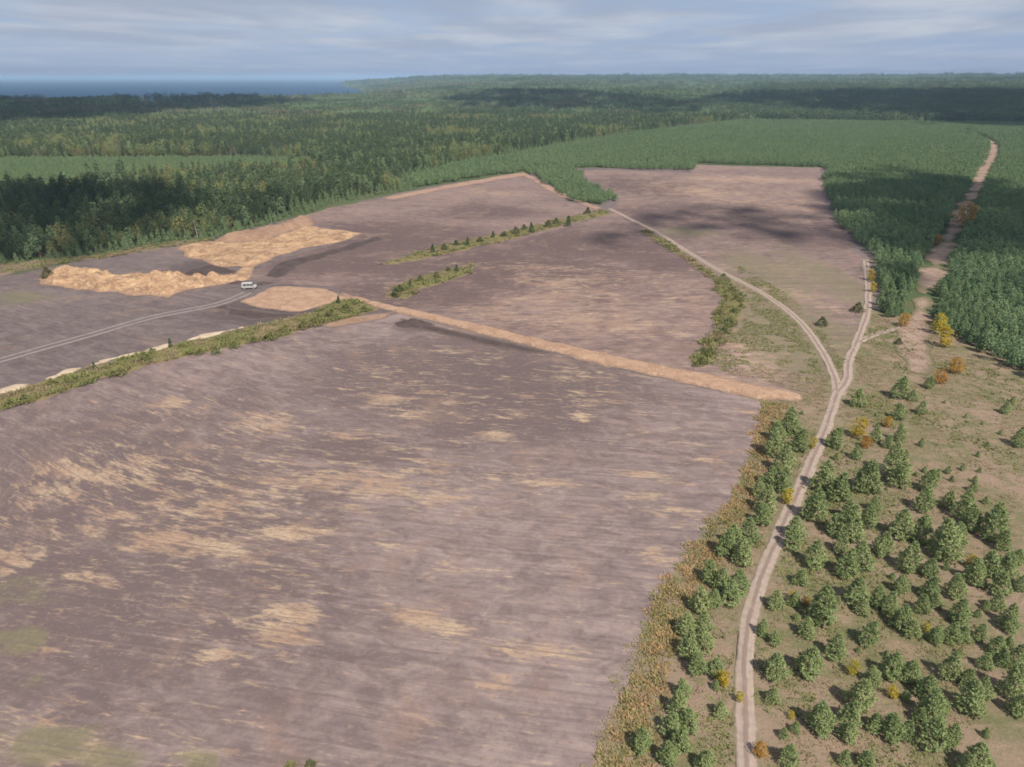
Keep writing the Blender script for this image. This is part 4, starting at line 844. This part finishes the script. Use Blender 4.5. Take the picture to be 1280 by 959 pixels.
def make_van(x, y, rz):
    import bmesh
    e = bpy.data.objects.new('parked_van', None); COL.objects.link(e); e.location = (x, y, 0.14); e.rotation_euler = (0, 0, rz); e.scale = (0.98, 1.0, 1.02)
    tag(e, 'white van with dark windows parked at the sandy junction', 'van')
    prof = [(-2.9, 0.42), (2.85, 0.42), (2.95, 0.75), (2.9, 1.12), (2.15, 1.32), (1.35, 2.28), (1.05, 2.42), (-2.7, 2.46), (-2.9, 2.3)]
    bm = bmesh.new(); L = []
    for yy, k in ((-1.0, 1), (1.0, 1)):
        L.append([bm.verts.new((px_, yy * (0.93 if pz > 2.0 else 1.0), pz)) for px_, pz in prof])
    bm.faces.new(L[0]); bm.faces.new(L[1][::-1])
    for i in range(len(prof)): bm.faces.new((L[0][i], L[1][i], L[1][(i + 1) % len(prof)], L[0][(i + 1) % len(prof)]))
    bmesh.ops.recalc_face_normals(bm, faces=bm.faces); bmesh.ops.bevel(bm, geom=bm.edges[:], offset=0.06, segments=2, affect='EDGES')
    me = bpy.data.meshes.new('body'); bm.to_mesh(me); bm.free(); me.materials.append(M_VAN); obj('body', me, e)
    # windscreen on the sloped front
    ws = [(2.07, -0.82, 1.44), (2.07, 0.82, 1.44), (1.43, 0.76, 2.22), (1.43, -0.76, 2.22)]; nrm = np.array([0.77, 0, 0.64]) * 0.02
    Vw = [np.array(q) + nrm for q in ws] + [np.array(q) - nrm for q in ws]
    obj('windscreen', mesh_of('windscreen', Vw, [(0, 1, 2, 3), (4, 7, 6, 5), (0, 4, 5, 1), (1, 5, 6, 2), (2, 6, 7, 3), (3, 7, 4, 0)], M_GLASS), e)
    for s in (-1, 1):
        for x0, x1 in ((0.55, 1.45), (-0.75, 0.35), (-2.2, -0.95)):
            z0, z1 = 1.42, 2.02
            q = [(x0, s * 1.012, z0), (x1 + (0.35 if x1 > 1 else 0), s * 1.012, z0), (x1, s * 0.985, z1), (x0, s * 0.985, z1)]
            Vw = [np.array(v) for v in q] + [np.array(v) - np.array((0, s * 0.05, 0)) for v in q]
            obj('side_window', mesh_of('side_window', Vw, [(0, 1, 2, 3), (4, 7, 6, 5), (0, 4, 5, 1), (1, 5, 6, 2), (2, 6, 7, 3), (3, 7, 4, 0)], M_GLASS), e)
        for wx in (-1.85, 1.85):
            t = obj('wheel', cyl_mesh('tyre', 0.40, 0.26, M_RUBBER), e, (wx, s * 0.92, 0.30)); obj('rim', cyl_mesh('rim', 0.24, 0.28, M_STEEL, 14), t)
        h = obj('headlight', box_mesh('headlight', (0.10, 0.34, 0.2), M_LAMP, 0.02), e, (2.93, s * 0.72, 0.95))
        obj('tail_light', box_mesh('tail_light', (0.08, 0.14, 0.5), M_TAIL, 0.02), e, (-2.9, s * 0.85, 1.2))
        obj('mirror', box_mesh('mirror', (0.14, 0.22, 0.26), M_BUMPER, 0.03), e, (1.62, s * 1.14, 1.5))
        dr = obj('door', box_mesh('door', (1.15, 0.03, 0.85), M_VAN, 0.012), e, (0.98, s * 1.008, 0.92)); obj('handle', box_mesh('handle', (0.2, 0.04, 0.05), M_BUMPER, 0.01), dr, (-0.42, s * 0.03, 0.3))
    obj('bumper', box_mesh('bumper', (0.16, 1.9, 0.26), M_BUMPER, 0.04), e, (2.93, 0, 0.52)); obj('bumper', box_mesh('bumper', (0.16, 1.9, 0.22), M_BUMPER, 0.04), e, (-2.9, 0, 0.52))
    obj('grille', box_mesh('grille', (0.06, 0.9, 0.18), M_BUMPER, 0.02), e, (2.95, 0, 0.92))
    rw = obj('rear_window', box_mesh('rear_window', (0.05, 1.5, 0.55), M_GLASS, 0.02), e, (-2.89, 0, 1.8))
    return e
vx, vy = ground(312, 361)
make_van(vx, vy, math.radians(8))

# ------------------------------------------------------------------ clouds whose shadows lie on the land, and the air
def make_clouds(regions):
    import bmesh
    rng = np.random.default_rng(12); V = []; F = []
    bm = bmesh.new(); bmesh.ops.create_icosphere(bm, subdivisions=2, radius=1.0); bm.verts.ensure_lookup_table()
    ico = np.array([v.co[:] for v in bm.verts]); icf = [[v.index for v in f.verts] for f in bm.faces]; bm.free()
    for P, alt, r0, dens in regions:
        off = np.array(SUN_DIR[:2]) / SUN_DIR[2] * alt
        lo, hi = P.min(0), P.max(0); sp = r0 * 0.85
        X, Y = np.meshgrid(np.arange(lo[0] - r0, hi[0] + r0, sp), np.arange(lo[1] - r0, hi[1] + r0, sp)); X = X.ravel() + rng.uniform(-.5, .5, X.size) * sp; Y = Y.ravel() + rng.uniform(-.5, .5, Y.size) * sp
        sd = sd_poly(P, X, Y) + r0 * 1.6 * (vnoise(X, Y, r0 * 4, 77) - 0.5)
        for x, y, s in zip(X, Y, sd):
            pr = min(1.0, 0.5 + s / (2.2 * r0)) * dens
            if rng.random() > pr: continue
            k = r0 * rng.uniform(0.5, 1.0) * (0.55 if s < 0.5 * r0 else 1.0)
            c = np.array([x + off[0], y + off[1], alt + rng.uniform(-.25, .25) * r0])
            v = ico * (1 + 0.28 * rng.normal(size=(len(ico), 1)) * 0.5) * np.array([k, k, k * 0.55]) + c
            b = len(V); V += list(v); F += [[q + b for q in f] for f in icf]
    m, g = mat('cloud_vapour')
    df = g.n('ShaderNodeBsdfDiffuse', Color=(0.92, 0.93, 0.95)); tl = g.n('ShaderNodeBsdfTranslucent', Color=(0.92, 0.93, 0.95)); tp = g.n('ShaderNodeBsdfTransparent')
    o = g.t.nodes.new('ShaderNodeOutputMaterial')
    g.L.new(g.n('ShaderNodeMixShader', Fac=0.45, i1=g.n('ShaderNodeMixShader', Fac=0.5, i1=df, i2=tl), i2=tp), o.inputs[0])
    tag(obj('clouds', mesh_of('clouds', V, F, m, smooth=True)), 'broken low clouds drifting over the plain', None, None, 'stuff')
W = lambda l: np.array(l, float)
make_clouds([
    (G_([(1045, 245), (1090, 225), (1150, 218), (1230, 226), (1330, 250), (1500, 262), (1500, 330), (1290, 350), (1180, 330), (1100, 325), (1060, 300)]), 420, 28, 1.0),
    (G_([(720, 300), (800, 268), (870, 256), (960, 258), (1050, 262), (1070, 296), (960, 304), (860, 296), (780, 312)]), 420, 8, 0.24),
    (G_([(-250, 250), (-50, 236), (90, 236), (220, 250), (330, 262), (280, 290), (100, 315), (-60, 330), (-250, 345)]), 420, 26, 0.55),
    (G_([(-700, 185), (-200, 165), (0, 160), (120, 152), (300, 138), (420, 130), (330, 125), (100, 124), (-300, 124), (-800, 138)]), 520, 75, 1.0),
    (G_([(540, 128), (650, 120), (820, 126), (900, 134), (860, 148), (700, 142), (580, 138)]), 480, 42, 0.6),
    (G_([(860, 130), (960, 124), (1100, 122), (1300, 123), (1700, 128), (1700, 185), (1290, 165), (1200, 160), (1060, 150), (950, 140)]), 480, 55, 0.85),
])
hz = 26000
V = [(sx * hz, sy * hz, z) for z in (-62.0, 104.0) for sx, sy in ((-1, -1), (1, -1), (1, 1), (-1, 1))]
m, g = mat('haze_air')
o = g.t.nodes.new('ShaderNodeOutputMaterial'); pv = g.t.nodes.new('ShaderNodeVolumePrincipled')
pv.inputs['Color'].default_value = (0.50, 0.73, 1.0, 1); pv.inputs['Density'].default_value = 7.0e-5
g.L.new(pv.outputs[0], o.inputs['Volume'])
tag(obj('haze', mesh_of('haze', V, [(0, 3, 2, 1), (4, 5, 6, 7), (0, 1, 5, 4), (1, 2, 6, 5), (2, 3, 7, 6), (3, 0, 4, 7)], m)), 'thin bluish haze over the whole plain', None, None, 'stuff')
